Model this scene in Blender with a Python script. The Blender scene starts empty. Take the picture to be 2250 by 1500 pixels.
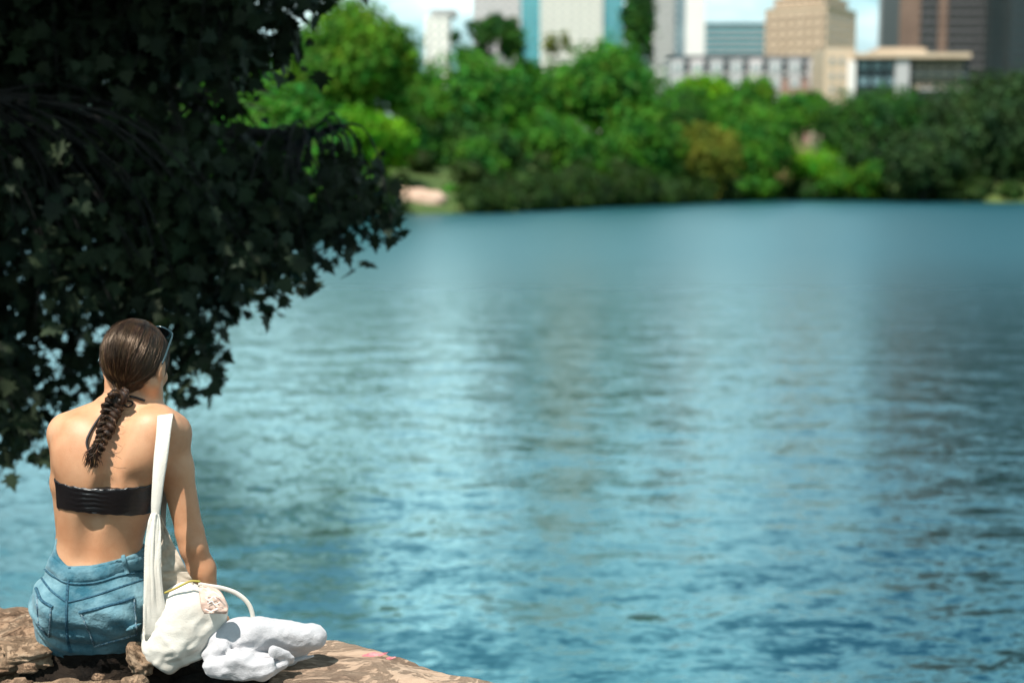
import bpy, math, random
import numpy as np
from mathutils import Vector, Matrix
from mathutils.bvhtree import BVHTree
R = math.radians
random.seed(7)
rng = np.random.default_rng(7)
scene = bpy.context.scene
COL = scene.collection

# ------------------------------------------------------------------ camera
CAM_H, FPX, TH = 2.8, 3125.0, math.atan(358 / 3125.0)
cd = bpy.data.cameras.new('camera'); cam = bpy.data.objects.new('camera', cd); COL.objects.link(cam)
cam.location = (0, 0, CAM_H); cam.rotation_euler = (R(90) - TH, 0, 0)
cd.lens = 50; cd.sensor_width = 36; cd.clip_end = 9000; cd.clip_start = 0.05
cd.dof.use_dof = True; cd.dof.focus_distance = 3.82; cd.dof.aperture_fstop = 1.95
scene.camera = cam

# ------------------------------------------------------------------ world and sun
SUN_EL, SUN_AZ = R(59), math.atan2(-0.46, -0.89)      # azimuth measured from +Y towards +X
sdir = Vector((math.sin(SUN_AZ) * math.cos(SUN_EL), math.cos(SUN_AZ) * math.cos(SUN_EL), math.sin(SUN_EL)))
ld = bpy.data.lights.new('sun', 'SUN'); sun = bpy.data.objects.new('sun', ld); COL.objects.link(sun)
ld.energy = 4.7; ld.angle = R(0.5); ld.color = (1.0, 0.95, 0.87)
sun.rotation_euler = sdir.to_track_quat('Z', 'Y').to_euler()
sun.location = (0, 0, 60)
w = bpy.data.worlds.new('World'); scene.world = w; w.use_nodes = True
nt = w.node_tree; nt.nodes.clear()
def N(nt, t, **k):
    n = nt.nodes.new(t)
    for a, b in k.items(): setattr(n, a, b)
    return n
def MATH(nt, op, a, b=None, c=None, clamp=False):
    n = N(nt, 'ShaderNodeMath', operation=op, use_clamp=clamp)
    for i, v in enumerate((a, b, c)):
        if v is None: continue
        if hasattr(v, 'is_output'): nt.links.new(v, n.inputs[i])
        else: n.inputs[i].default_value = v
    return n.outputs[0]
sky = N(nt, 'ShaderNodeTexSky', sky_type='NISHITA', sun_disc=False, sun_elevation=SUN_EL, sun_rotation=SUN_AZ)
sky.air_density = 1.0; sky.dust_density = 0.4; sky.ozone_density = 1.0
tint = N(nt, 'ShaderNodeMix', data_type='RGBA', blend_type='MULTIPLY'); tint.inputs[0].default_value = 1
nt.links.new(sky.outputs[0], tint.inputs[6]); tint.inputs[7].default_value = (0.36, 0.62, 0.60, 1)
tc = N(nt, 'ShaderNodeTexCoord'); sp = N(nt, 'ShaderNodeSeparateXYZ'); nt.links.new(tc.outputs['Generated'], sp.inputs[0])
zz = MATH(nt, 'ADD', MATH(nt, 'MAXIMUM', sp.outputs[2], 0.0), 0.22)
cx = MATH(nt, 'DIVIDE', sp.outputs[0], zz); cy = MATH(nt, 'DIVIDE', sp.outputs[1], zz)
cb = N(nt, 'ShaderNodeCombineXYZ'); nt.links.new(cx, cb.inputs[0]); nt.links.new(cy, cb.inputs[1]); cb.inputs[2].default_value = 3.7
cn = N(nt, 'ShaderNodeTexNoise'); cn.inputs['Scale'].default_value = 1.5; cn.inputs['Detail'].default_value = 9; cn.inputs['Roughness'].default_value = 0.55
nt.links.new(cb.outputs[0], cn.inputs['Vector'])
cr = N(nt, 'ShaderNodeValToRGB'); cr.color_ramp.elements[0].position = 0.36; cr.color_ramp.elements[1].position = 0.60
nt.links.new(cn.outputs[0], cr.inputs[0])
cm = N(nt, 'ShaderNodeMix', data_type='RGBA'); cth = N(nt, 'ShaderNodeMapRange', interpolation_type='SMOOTHSTEP'); nt.links.new(sp.outputs[2], cth.inputs[0])      # cloud thinned out towards the zenith so the near water mirrors darker sky
cth.inputs[1].default_value = 0.26; cth.inputs[2].default_value = 0.52; cth.inputs[3].default_value = 1.0; cth.inputs[4].default_value = 0.2
nt.links.new(MATH(nt, 'MULTIPLY', cr.outputs[0], cth.outputs[0]), cm.inputs[0]); nt.links.new(tint.outputs[2], cm.inputs[6])
cl = N(nt, 'ShaderNodeMix', data_type='RGBA'); clr = N(nt, 'ShaderNodeMapRange', interpolation_type='SMOOTHSTEP'); nt.links.new(sp.outputs[2], clr.inputs[0]); clr.inputs[1].default_value = 0.07; clr.inputs[2].default_value = 0.15; nt.links.new(clr.outputs[0], cl.inputs[0])
cl.inputs[6].default_value = (3.9, 5.0, 5.3, 1); cl.inputs[7].default_value = (11.4, 14.3, 14.0, 1); nt.links.new(cl.outputs[2], cm.inputs[7])  # cloud made brighter above the view, to lift the water's reflection
bg = N(nt, 'ShaderNodeBackground'); bg.inputs[1].default_value = 0.10; nt.links.new(cm.outputs[2], bg.inputs[0])
wo = N(nt, 'ShaderNodeOutputWorld'); nt.links.new(bg.outputs[0], wo.inputs[0])
scene.view_settings.view_transform = 'Standard'; scene.view_settings.look = 'None'
scene.view_settings.exposure = 0.7; scene.view_settings.gamma = 1.0; scene.view_settings.use_curve_mapping = False
scene.cycles.use_denoising = True
scene.cycles.max_bounces = 7; scene.cycles.transparent_max_bounces = 8
scene.cycles.sample_clamp_indirect = 6.0
scene.cycles.caustics_reflective = False; scene.cycles.caustics_refractive = False

# ------------------------------------------------------------------ helpers
CT, ST = math.cos(TH), math.sin(TH)
def P(px, py, y):
    """world point at distance y (m, along +Y) that a measured photo position corresponds to"""
    a = (px - 1125) / FPX; b = -(py - 750) / FPX
    dx, dy, dz = a, CT + b * ST, -ST + b * CT
    t = y / dy
    return np.array((dx * t, y, CAM_H + dz * t))
def PV(px, py, y): return Vector(P(px, py, y))
def mesh_np(name, V, F, mats=(), smooth=True, mat_index=None):
    me = bpy.data.meshes.new(name)
    V = np.asarray(V, dtype=np.float32); 
    if isinstance(F, np.ndarray):
        k = F.shape[1]; n = len(F)
        me.vertices.add(len(V)); me.vertices.foreach_set('co', V.ravel())
        me.loops.add(n * k); me.loops.foreach_set('vertex_index', F.astype(np.int32).ravel())
        me.polygons.add(n); me.polygons.foreach_set('loop_start', np.arange(0, n * k, k, dtype=np.int32))
        me.polygons.foreach_set('loop_total', np.full(n, k, dtype=np.int32))
        me.update(calc_edges=True)
    else:
        me.from_pydata([tuple(map(float, v)) for v in V], [], [tuple(int(i) for i in f) for f in F]); me.update()
    me.validate()
    if smooth: me.polygons.foreach_set('use_smooth', np.ones(len(me.polygons), dtype=bool))
    for m in mats: me.materials.append(m)
    if mat_index is not None: me.polygons.foreach_set('material_index', np.asarray(mat_index, dtype=np.int32))
    return me
def obj(name, me, parent=None, label=None, cat=None, group=None, kind=None, loc=None):
    o = bpy.data.objects.new(name, me); COL.objects.link(o)
    if loc is not None: o.location = loc
    if parent is not None: o.parent = parent
    if label: o['label'] = label
    if cat: o['category'] = cat
    if group: o['group'] = group
    if kind: o['kind'] = kind
    return o
def empty(name, loc, label, cat, group=None, rz=0):
    o = bpy.data.objects.new(name, None); COL.objects.link(o); o.location = loc; o.rotation_euler = (0, 0, rz); o.empty_display_size = 0.2
    o['label'] = label; o['category'] = cat
    if group: o['group'] = group
    return o
class MB:
    def __init__(s): s.V = []; s.F = []; s.M = []; s.n = 0
    def add(s, V, F, m=0):
        V = np.asarray(V, float); s.V.append(V)
        for f in F: s.F.append(tuple(int(i) + s.n for i in f)); s.M.append(m)
        s.n += len(V)
    def box(s, c, d, m=0, rz=0):
        c = np.array(c, float); h = np.array(d, float) / 2
        v = np.array([[x, y, z] for x in (-1, 1) for y in (-1, 1) for z in (-1, 1)], float) * h
        if rz:
            ca, sa = math.cos(rz), math.sin(rz); v = np.stack([v[:, 0] * ca - v[:, 1] * sa, v[:, 0] * sa + v[:, 1] * ca, v[:, 2]], 1)
        s.add(v + c, [(0, 1, 3, 2), (4, 6, 7, 5), (0, 4, 5, 1), (2, 3, 7, 6), (0, 2, 6, 4), (1, 5, 7, 3)], m)
    def tube(s, path, rad, sides=8, m=0, cap=True, flat=1.0, up=None):
        path = np.asarray(path, float); n = len(path)
        rad = np.broadcast_to(np.asarray(rad, float), (n,))
        T = np.gradient(path, axis=0); T /= np.linalg.norm(T, axis=1)[:, None] + 1e-12
        u = np.array(up, float) if up is not None else np.array((0, 0, 1.0))
        if up is None and abs(T[0] @ u) > 0.9: u = np.array((0, 1.0, 0))
        a = np.arange(sides) * 2 * math.pi / sides
        V = []
        for i in range(n):
            x = u - T[i] * (u @ T[i]); x /= np.linalg.norm(x) + 1e-12
            yv = np.cross(T[i], x)
            V.append(path[i] + rad[i] * (np.cos(a)[:, None] * x * flat + np.sin(a)[:, None] * yv))
            if up is None: u = x
        F = []
        for i in range(n - 1):
            for j in range(sides):
                k = (j + 1) % sides
                F.append((i * sides + j, i * sides + k, (i + 1) * sides + k, (i + 1) * sides + j))
        if cap: F.append(tuple(range(sides - 1, -1, -1))); F.append(tuple((n - 1) * sides + j for j in range(sides)))
        s.add(np.concatenate(V), F, m)
    def build(s, name, mats, parent=None, smooth=True, **k):
        if not isinstance(mats, (list, tuple)): mats = [mats]
        loc = k.get('loc'); V = np.concatenate(s.V)
        return obj(name, mesh_np(name, V, s.F, mats, smooth, s.M), parent, **k)
def smooth_path(pts, n=24):
    """Catmull-Rom through points"""
    P_ = [np.asarray(p, float) for p in pts]; P_ = [2 * P_[0] - P_[1]] + P_ + [2 * P_[-1] - P_[-2]]
    out = []; segs = len(P_) - 3
    for t in np.linspace(0, segs, n):
        i = min(int(t), segs - 1); f = t - i
        a, b, c, d = P_[i:i + 4]
        out.append(0.5 * ((2 * b) + (c - a) * f + (2 * a - 5 * b + 4 * c - d) * f * f + (3 * b - a - 3 * c + d) * f ** 3))
    return np.array(out)
def surface_nets(F, o, h):
    nx, ny, nz = F.shape; S = F < 0
    c = [(i, j, k) for i in (0, 1) for j in (0, 1) for k in (0, 1)]
    cnt = np.zeros((nx - 1, ny - 1, nz - 1), np.int8)
    for i, j, k in c: cnt += S[i:nx - 1 + i, j:ny - 1 + j, k:nz - 1 + k]
    act = np.argwhere((cnt > 0) & (cnt < 8)); A, B, C = act.T
    pos = np.zeros((len(act), 3)); num = np.zeros(len(act))
    for p in c:
        for ax in range(3):
            if p[ax]: continue
            q = list(p); q[ax] = 1
            f0 = F[A + p[0], B + p[1], C + p[2]].astype(float); f1 = F[A + q[0], B + q[1], C + q[2]].astype(float)
            m = (f0 < 0) != (f1 < 0); t = np.where(m, f0 / np.where(m, f0 - f1, 1), 0)
            for a in range(3): pos[:, a] += np.where(m, p[a] + (t if a == ax else 0), 0)
            num += m
    V = act + pos / num[:, None]
    idx = np.full(cnt.shape, -1, np.int64); idx[A, B, C] = np.arange(len(act))
    Q = []
    for ax in range(3):
        sl0 = [slice(None)] * 3; sl1 = [slice(None)] * 3; sl0[ax] = slice(0, -1); sl1[ax] = slice(1, None)
        d = S[tuple(sl0)] != S[tuple(sl1)]; e = np.argwhere(d)
        o1, o2 = [(1, 2), (2, 0), (0, 1)][ax]
        ok = (e[:, o1] > 0) & (e[:, o2] > 0) & (e[:, o1] < F.shape[o1] - 1) & (e[:, o2] < F.shape[o2] - 1); e = e[ok]
        def g(a, b):
            t = e.copy(); t[:, o1] -= a; t[:, o2] -= b; return idx[t[:, 0], t[:, 1], t[:, 2]]
        q = np.stack([g(1, 1), g(0, 1), g(0, 0), g(1, 0)], 1)
        fl = ~S[e[:, 0], e[:, 1], e[:, 2]]; q[fl] = q[fl][:, ::-1]
        Q.append(q)
    Q = np.concatenate(Q); Q = Q[(Q >= 0).all(1)]
    return V * h + np.array(o), Q
class Field:
    def __init__(s, lo, hi, h):
        s.lo = np.array(lo, float); s.h = h; s.n = np.ceil((np.array(hi) - s.lo) / h).astype(int) + 1
        s.F = np.full(s.n, 1.0, np.float32)
        s.ax = [s.lo[i] + np.arange(s.n[i]) * h for i in range(3)]
    def sub(s, lo, hi):
        a = np.clip(np.floor((np.array(lo) - s.lo) / s.h).astype(int), 0, s.n); b = np.clip(np.ceil((np.array(hi) - s.lo) / s.h).astype(int) + 1, 0, s.n)
        sl = tuple(slice(a[i], b[i]) for i in range(3))
        G = np.meshgrid(*[s.ax[i][sl[i]] for i in range(3)], indexing='ij', sparse=True)
        return sl, G
    def comb(s, sl, d, k, op):
        f = s.F[sl]
        if op == 'sub':
            d = -d; h = np.maximum(k - np.abs(f - d), 0) / k; s.F[sl] = np.maximum(f, d) + h * h * k / 4
        else:
            h = np.maximum(k - np.abs(f - d), 0) / k; s.F[sl] = np.minimum(f, d) - h * h * k / 4
    def cone(s, a, b, r1, r2, k=0.02, op='add'):
        a = np.array(a, float); b = np.array(b, float); m = max(r1, r2) + k + 0.01
        sl, G = s.sub(np.minimum(a, b) - m, np.maximum(a, b) + m)
        if 0 in s.F[sl].shape: return
        ab = b - a; L = ab @ ab + 1e-12
        t = np.clip(((G[0] - a[0]) * ab[0] + (G[1] - a[1]) * ab[1] + (G[2] - a[2]) * ab[2]) / L, 0, 1)
        d = np.sqrt((G[0] - a[0] - t * ab[0]) ** 2 + (G[1] - a[1] - t * ab[1]) ** 2 + (G[2] - a[2] - t * ab[2]) ** 2) - (r1 + (r2 - r1) * t)
        s.comb(sl, d, k, op)
    def ell(s, c, r, M=None, k=0.02, op='add'):
        c = np.array(c, float); r = np.array(r, float); m = r.max() + k + 0.01
        sl, G = s.sub(c - m, c + m)
        if 0 in s.F[sl].shape: return
        X = [G[0] - c[0], G[1] - c[1], G[2] - c[2]]
        if M is not None:
            M = np.array(M); X = [M[0, i] * X[0] + M[1, i] * X[1] + M[2, i] * X[2] for i in range(3)]
        k0 = np.sqrt(sum((X[i] / r[i]) ** 2 for i in range(3))) + 1e-9; k1 = np.sqrt(sum((X[i] / r[i] ** 2) ** 2 for i in range(3))) + 1e-9
        s.comb(sl, k0 * (k0 - 1) / k1, k, op)
    def loft(s, Z, cx, cy, a, b, k=0.03, n=2.3, grow=0.0):
        """elliptic sections by height"""
        Z = np.array(Z)[::-1]; cx, cy, a, b = [np.array(q)[::-1] for q in (cx, cy, a, b)]
        sl, G = s.sub((min(cx - a) - .05, min(cy - b) - .05, Z[0] - .05), (max(cx + a) + .05, max(cy + b) + .05, Z[-1] + .05))
        z = G[2]; CX, CY, A, B = [cubic(Z, q, z) for q in (cx, cy, a, b)]; A = A + grow; B = B + grow
        rn = (np.abs((G[0] - CX) / A) ** n + np.abs((G[1] - CY) / B) ** n) ** (1 / n)
        d = (rn - 1) * np.minimum(A, B)
        d = np.maximum(d, np.maximum(Z[0] - z, z - Z[-1]))
        s.comb(sl, d, k, 'add')
    def noise_disp(s, fn):
        sl, G = s.sub(s.lo, s.lo + s.n * s.h); s.F += fn(*G).astype(np.float32)
    def mesh(s): return surface_nets(s.F, s.lo, s.h)
def cubic(X, Y, x):
    """smooth (monotone-ish) interpolation, X ascending"""
    X = np.asarray(X, float); Y = np.asarray(Y, float); m = np.gradient(Y, X)
    xc = np.clip(x, X[0], X[-1]); i = np.clip(np.searchsorted(X, xc) - 1, 0, len(X) - 2)
    h = X[i + 1] - X[i]; t = (xc - X[i]) / h
    return (2 * t ** 3 - 3 * t ** 2 + 1) * Y[i] + (t ** 3 - 2 * t ** 2 + t) * h * m[i] + (-2 * t ** 3 + 3 * t ** 2) * Y[i + 1] + (t ** 3 - t ** 2) * h * m[i + 1]
def relax(V, Q, it=2, lam=0.5):
    E = np.concatenate([Q[:, [0, 1]], Q[:, [1, 2]], Q[:, [2, 3]], Q[:, [3, 0]]]); E = np.concatenate([E, E[:, ::-1]])
    cnt = np.bincount(E[:, 0], minlength=len(V))[:, None] + 1e-9
    for _ in range(it):
        a = np.stack([np.bincount(E[:, 0], weights=V[E[:, 1], i], minlength=len(V)) for i in range(3)], 1) / cnt
        V = V + lam * (a - V)
    return V
_tab = np.random.default_rng(3).random((64, 64, 64)).astype(np.float32)
def vnoise(x, y, z):
    xi, yi, zi = np.floor(x).astype(int), np.floor(y).astype(int), np.floor(z).astype(int)
    fx, fy, fz = x - xi, y - yi, z - zi
    fx, fy, fz = [f * f * (3 - 2 * f) for f in (fx, fy, fz)]
    g = lambda a, b, c: _tab[(xi + a) & 63, (yi + b) & 63, (zi + c) & 63]
    l = lambda a, b, t: a + (b - a) * t
    return l(l(l(g(0, 0, 0), g(1, 0, 0), fx), l(g(0, 1, 0), g(1, 1, 0), fx), fy), l(l(g(0, 0, 1), g(1, 0, 1), fx), l(g(0, 1, 1), g(1, 1, 1), fx), fy), fz) * 2 - 1
def fbm(x, y, z, o=4, g=0.5):
    s = 0; a = 1
    for i in range(o): s = s + a * vnoise(x + 17 * i, y + 5 * i, z + 9 * i); x, y, z = x * 2.03, y * 2.03, z * 2.03; a *= g
    return s

# ------------------------------------------------------------------ materials
def new_mat(name):
    m = bpy.data.materials.new(name); m.use_nodes = True; nt = m.node_tree
    return m, nt, nt.nodes['Principled BSDF']
def pmat(name, c1, c2=None, rough=0.7, scale=4.0, detail=5, bump=0.0, bscale=None, dist=0.02, spec=0.5, metal=0, coord='Object', sheen=0, sss=0, stretch=None, pos=(0.35, 0.65), var=0.0, leaf=0.0):
    m, nt, b = new_mat(name); L = nt.links.new
    b.inputs['Roughness'].default_value = rough; b.inputs['Metallic'].default_value = metal
    b.inputs['Specular IOR Level'].default_value = spec
    if sheen: b.inputs['Sheen Weight'].default_value = sheen
    if sss: b.inputs['Subsurface Weight'].default_value = sss; b.inputs['Subsurface Radius'].default_value = (0.02, 0.008, 0.004); b.inputs['Subsurface Scale'].default_value = 1.0
    tc = N(nt, 'ShaderNodeTexCoord'); v = tc.outputs[coord]
    if stretch:
        mp = N(nt, 'ShaderNodeMapping'); mp.inputs['Scale'].default_value = stretch; L(v, mp.inputs[0]); v = mp.outputs[0]
    col = None
    if c2 is not None:
        n = N(nt, 'ShaderNodeTexNoise'); n.inputs['Scale'].default_value = scale; n.inputs['Detail'].default_value = detail; n.inputs['Roughness'].default_value = 0.6; L(v, n.inputs['Vector'])
        r = N(nt, 'ShaderNodeValToRGB'); r.color_ramp.elements[0].position = pos[0]; r.color_ramp.elements[1].position = pos[1]
        r.color_ramp.elements[0].color = (*c1, 1); r.color_ramp.elements[1].color = (*c2, 1); L(n.outputs[0], r.inputs[0]); col = r.outputs[0]
    if var:
        oi = N(nt, 'ShaderNodeNewGeometry'); hsv = N(nt, 'ShaderNodeHueSaturation')
        if col is not None: L(col, hsv.inputs['Color'])
        else: hsv.inputs['Color'].default_value = (*c1, 1)
        L(MATH(nt, 'MULTIPLY_ADD', oi.outputs['Random Per Island'], 2 * var, 1 - var), hsv.inputs['Value'])
        L(MATH(nt, 'MULTIPLY_ADD', oi.outputs['Random Per Island'], 0.05, 0.475), hsv.inputs['Hue'])
        col = hsv.outputs[0]
    if col is not None: L(col, b.inputs['Base Color'])
    else: b.inputs['Base Color'].default_value = (*c1, 1)
    if bump:
        n2 = N(nt, 'ShaderNodeTexNoise'); n2.inputs['Scale'].default_value = bscale or scale * 4; n2.inputs['Detail'].default_value = 6; L(v, n2.inputs['Vector'])
        bp = N(nt, 'ShaderNodeBump'); bp.inputs['Strength'].default_value = bump; bp.inputs['Distance'].default_value = dist; L(n2.outputs[0], bp.inputs['Height']); L(bp.outputs[0], b.inputs['Normal'])
    if leaf:
        out = nt.nodes['Material Output']; tr = N(nt, 'ShaderNodeBsdfTranslucent'); mx = N(nt, 'ShaderNodeMixShader'); mx.inputs[0].default_value = leaf
        if col is not None:
            g = N(nt, 'ShaderNodeMix', data_type='RGBA', blend_type='MULTIPLY'); g.inputs[0].default_value = 1; L(col, g.inputs[6]); g.inputs[7].default_value = (1.4, 1.5, 0.6, 1); L(g.outputs[2], tr.inputs[0])
        else: tr.inputs[0].default_value = (*c1, 1)
        L(b.outputs[0], mx.inputs[1]); L(tr.outputs[0], mx.inputs[2]); L(mx.outputs[0], out.inputs[0])
    return m
M = {}
M['skin'] = pmat('skin', (0.430, 0.185, 0.088), (0.560, 0.300, 0.170), rough=0.48, scale=8, detail=10, bump=0.35, bscale=380, dist=0.002, spec=0.42, sss=0.10, pos=(0.30, 0.62))
M['lip'] = pmat('lip', (0.45, 0.14, 0.12), rough=0.4)
M['eye'] = pmat('eye', (0.75, 0.72, 0.7), rough=0.15)
M['iris'] = pmat('iris', (0.05, 0.03, 0.02), rough=0.1)
M['hair'] = pmat('hair', (0.012, 0.006, 0.004), (0.050, 0.024, 0.013), rough=0.34, scale=30, spec=0.5, var=0.5); M['hair'].node_tree.nodes['Principled BSDF'].inputs['Specular Tint'].default_value = (1.0, 0.78, 0.6, 1)
M['hair_light'] = pmat('hair_light', (0.08, 0.036, 0.016), (0.176, 0.08, 0.036), rough=0.36, scale=30, spec=0.6, var=0.3)
M['braid_hair'] = pmat('braid_hair', (0.010, 0.006, 0.004), (0.045, 0.022, 0.012), rough=0.55, scale=60, spec=0.3, var=0.5)
M['black_satin'] = pmat('black_satin', (0.006, 0.005, 0.006), (0.012, 0.010, 0.011), rough=0.30, scale=60, bump=0.25, bscale=90, stretch=(1, 1, 8), dist=0.004, spec=0.6)
M['cord'] = pmat('cord', (0.008, 0.007, 0.008), rough=0.6)
M['denim'] = pmat('denim', (0.0238, 0.104, 0.1474), (0.162, 0.288, 0.3337), rough=0.85, scale=11, detail=10, bump=0.8, bscale=70, dist=0.006, spec=0.2, sheen=0.1)
M['denim_dark'] = pmat('denim_dark', (0.012, 0.045, 0.075), (0.05, 0.13, 0.18), rough=0.85, scale=150, bump=0.4, bscale=300, dist=0.002, spec=0.2)
M['thread'] = pmat('thread', (0.22, 0.30, 0.33), (0.05, 0.12, 0.18), rough=0.8, scale=180, pos=(0.45, 0.55))
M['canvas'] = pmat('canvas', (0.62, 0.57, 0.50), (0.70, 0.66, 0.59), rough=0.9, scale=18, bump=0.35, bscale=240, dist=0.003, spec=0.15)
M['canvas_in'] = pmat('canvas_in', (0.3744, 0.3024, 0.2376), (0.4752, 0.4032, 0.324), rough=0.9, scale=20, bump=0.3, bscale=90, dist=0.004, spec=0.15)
M['piping'] = pmat('piping', (0.30, 0.30, 0.04), (0.42, 0.28, 0.08), rough=0.8, scale=40)
M['pink'] = pmat('pink', (0.592, 0.376, 0.296), (0.664, 0.496, 0.416), rough=0.5, scale=30, bump=0.2, bscale=60, dist=0.004)
M['white_print'] = pmat('white_print', (0.82, 0.8, 0.78), rough=0.6)
M['towel'] = pmat('towel', (0.396, 0.3888, 0.4032), (0.4608, 0.4464, 0.4608), rough=1.0, scale=25, bump=0.5, bscale=260, dist=0.004, spec=0.1, sheen=0.4)
M['glass_dark'] = pmat('glass_dark', (0.01, 0.015, 0.02), rough=0.05, spec=0.8)
M['frame_blue'] = pmat('frame_blue', (0.02, 0.045, 0.055), rough=0.2, spec=0.8)
def rock_mat(name, a, b, c, sc=7, st=None):
    m, nt, bs = new_mat(name); L = nt.links.new; bs.inputs['Roughness'].default_value = 0.9; bs.inputs['Specular IOR Level'].default_value = 0.2
    tc = N(nt, 'ShaderNodeMapping'); tc.inputs['Scale'].default_value = st or (1, 1, 1); L(N(nt, 'ShaderNodeTexCoord').outputs['Object'], tc.inputs[0]); tc = {'o': tc.outputs[0]}
    n = N(nt, 'ShaderNodeTexNoise'); n.inputs['Scale'].default_value = sc; n.inputs['Detail'].default_value = 10; n.inputs['Roughness'].default_value = 0.68; n.inputs['Distortion'].default_value = 0.6; L(tc['o'], n.inputs['Vector'])
    r = N(nt, 'ShaderNodeValToRGB'); e = r.color_ramp.elements; e[0].position = 0.34; e[0].color = (*a, 1); e[1].position = 0.68; e[1].color = (*c, 1); k = e.new(0.5); k.color = (*b, 1)
    L(n.outputs[0], r.inputs[0]); L(r.outputs[0], bs.inputs['Base Color'])
    vo = N(nt, 'ShaderNodeTexVoronoi', feature='DISTANCE_TO_EDGE'); vo.inputs['Scale'].default_value = sc * 1.3
    wv = N(nt, 'ShaderNodeMix', data_type='RGBA'); wv.inputs[0].default_value = 0.35; L(tc['o'], wv.inputs[6]); L(n.outputs['Color'], wv.inputs[7]); L(wv.outputs[2], vo.inputs['Vector'])
    h = MATH(nt, 'ADD', MATH(nt, 'MULTIPLY', MATH(nt, 'MINIMUM', vo.outputs[0], 0.12), 2.5), MATH(nt, 'MULTIPLY', n.outputs[0], 1.6))
    bp = N(nt, 'ShaderNodeBump'); bp.inputs['Strength'].default_value = 0.9; bp.inputs['Distance'].default_value = 0.02; L(h, bp.inputs['Height']); L(bp.outputs[0], bs.inputs['Normal'])
    return m
M['rock'] = rock_mat('rock', (0.09, 0.05, 0.03), (0.30, 0.19, 0.12), (0.46, 0.34, 0.24), 11)
M['rock_pale'] = rock_mat('rock_pale', (0.15, 0.09, 0.0525), (0.315, 0.21, 0.135), (0.42, 0.315, 0.225), 8)
M['rock_ledge'] = rock_mat('rock_ledge', (0.22, 0.145, 0.10), (0.37, 0.26, 0.185), (0.47, 0.35, 0.26), 9, (.45, 1.1, 1))
M['soil'] = rock_mat('soil', (0.008, 0.006, 0.005), (0.020, 0.013, 0.009), (0.05, 0.032, 0.02), 14)  # dark soil, taken near black to hold the shade under the seat
M['rock_shade'] = rock_mat('rock_shade', (0.008, 0.006, 0.005), (0.018, 0.012, 0.008), (0.035, 0.022, 0.014), 9)  # darker copy of the rock, the hollow's shade put into its colour
M['far_stone'] = rock_mat('far_stone', (0.32, 0.2, 0.144), (0.464, 0.32, 0.24), (0.56, 0.416, 0.32), 0.8)
M['paint_red'] = pmat('paint_red', (0.45, 0.08, 0.11), (0.58, 0.22, 0.22), rough=0.6, scale=60)
M['bark'] = pmat('bark', (0.006, 0.005, 0.004), (0.014, 0.011, 0.008), rough=0.95, scale=6, bump=0.8, bscale=14, dist=0.03, stretch=(1, 1, 0.3))
M['leaf_dark'] = pmat('leaf_dark', (0.015, 0.022, 0.015), (0.028, 0.040, 0.020), rough=0.55, scale=3, spec=0.07, var=0.2, leaf=0.10)  # near-black green, part of the tree's shade is in the leaf colour
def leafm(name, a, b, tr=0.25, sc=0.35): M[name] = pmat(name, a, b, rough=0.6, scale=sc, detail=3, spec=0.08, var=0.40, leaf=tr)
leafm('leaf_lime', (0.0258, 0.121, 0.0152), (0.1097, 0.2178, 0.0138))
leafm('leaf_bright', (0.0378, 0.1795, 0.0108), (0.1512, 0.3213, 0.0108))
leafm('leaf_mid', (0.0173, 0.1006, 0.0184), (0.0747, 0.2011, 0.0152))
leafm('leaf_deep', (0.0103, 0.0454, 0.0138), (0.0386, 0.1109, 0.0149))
leafm('leaf_night', (0.0168, 0.042, 0.0188), (0.0392, 0.077, 0.0216))  # darkening towards the right edge put into the leaf colour
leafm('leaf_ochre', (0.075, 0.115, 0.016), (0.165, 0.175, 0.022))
leafm('leaf_shade', (0.010, 0.026, 0.008), (0.028, 0.058, 0.010))  # undergrowth green with the shade below the trees in its colour
M['grass'] = pmat('grass', (0.021, 0.0595, 0.0084), (0.07, 0.098, 0.0175), rough=0.9, scale=0.25, detail=8, bump=0.5, bscale=3, dist=0.2)
M['grass_red'] = pmat('grass_red', (0.098, 0.063, 0.021), (0.07, 0.098, 0.014), rough=0.95, scale=0.5, detail=8)
def bmat(n, a, b=None, rough=0.7, **k): M[n] = pmat(n, a, b, rough=rough, scale=k.pop('scale', 0.15), **k)
bmat('bld_white', (0.646, 0.6205, 0.6035), (0.697, 0.6715, 0.6545))
bmat('bld_pink', (0.48, 0.424, 0.432), (0.544, 0.488, 0.488))
bmat('bld_cream', (0.84, 0.80, 0.72), (0.90, 0.86, 0.78))
bmat('pane_pale', (0.60, 0.58, 0.53), (0.70, 0.68, 0.62), rough=0.2)
bmat('bld_tan', (0.46, 0.35, 0.25), (0.53, 0.41, 0.30))
bmat('bld_brown', (0.133, 0.084, 0.063), (0.175, 0.112, 0.084))
bmat('bld_dark', (0.022, 0.022, 0.024), (0.035, 0.034, 0.035), rough=0.5)
bmat('bld_grey', (0.315, 0.315, 0.3225), (0.39, 0.3825, 0.39))
bmat('bld_brick', (0.225, 0.1275, 0.0975), (0.285, 0.18, 0.1425))
bmat('glass_teal', (0.04, 0.256, 0.304), (0.072, 0.336, 0.376), rough=0.12, spec=0.9)
bmat('glass_grey', (0.10, 0.17, 0.20), (0.17, 0.26, 0.29), rough=0.12, spec=0.9)
bmat('glass_black', (0.010, 0.014, 0.018), (0.02, 0.026, 0.03), rough=0.15, spec=0.5)
bmat('glass_deep', (0.008, 0.022, 0.026), (0.014, 0.034, 0.040), rough=0.2, spec=0.4)
bmat('pane_tan', (0.05, 0.04, 0.035), (0.09, 0.075, 0.06), rough=0.2)
bmat('roof_dark', (0.05, 0.06, 0.07), (0.09, 0.10, 0.11))
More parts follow.
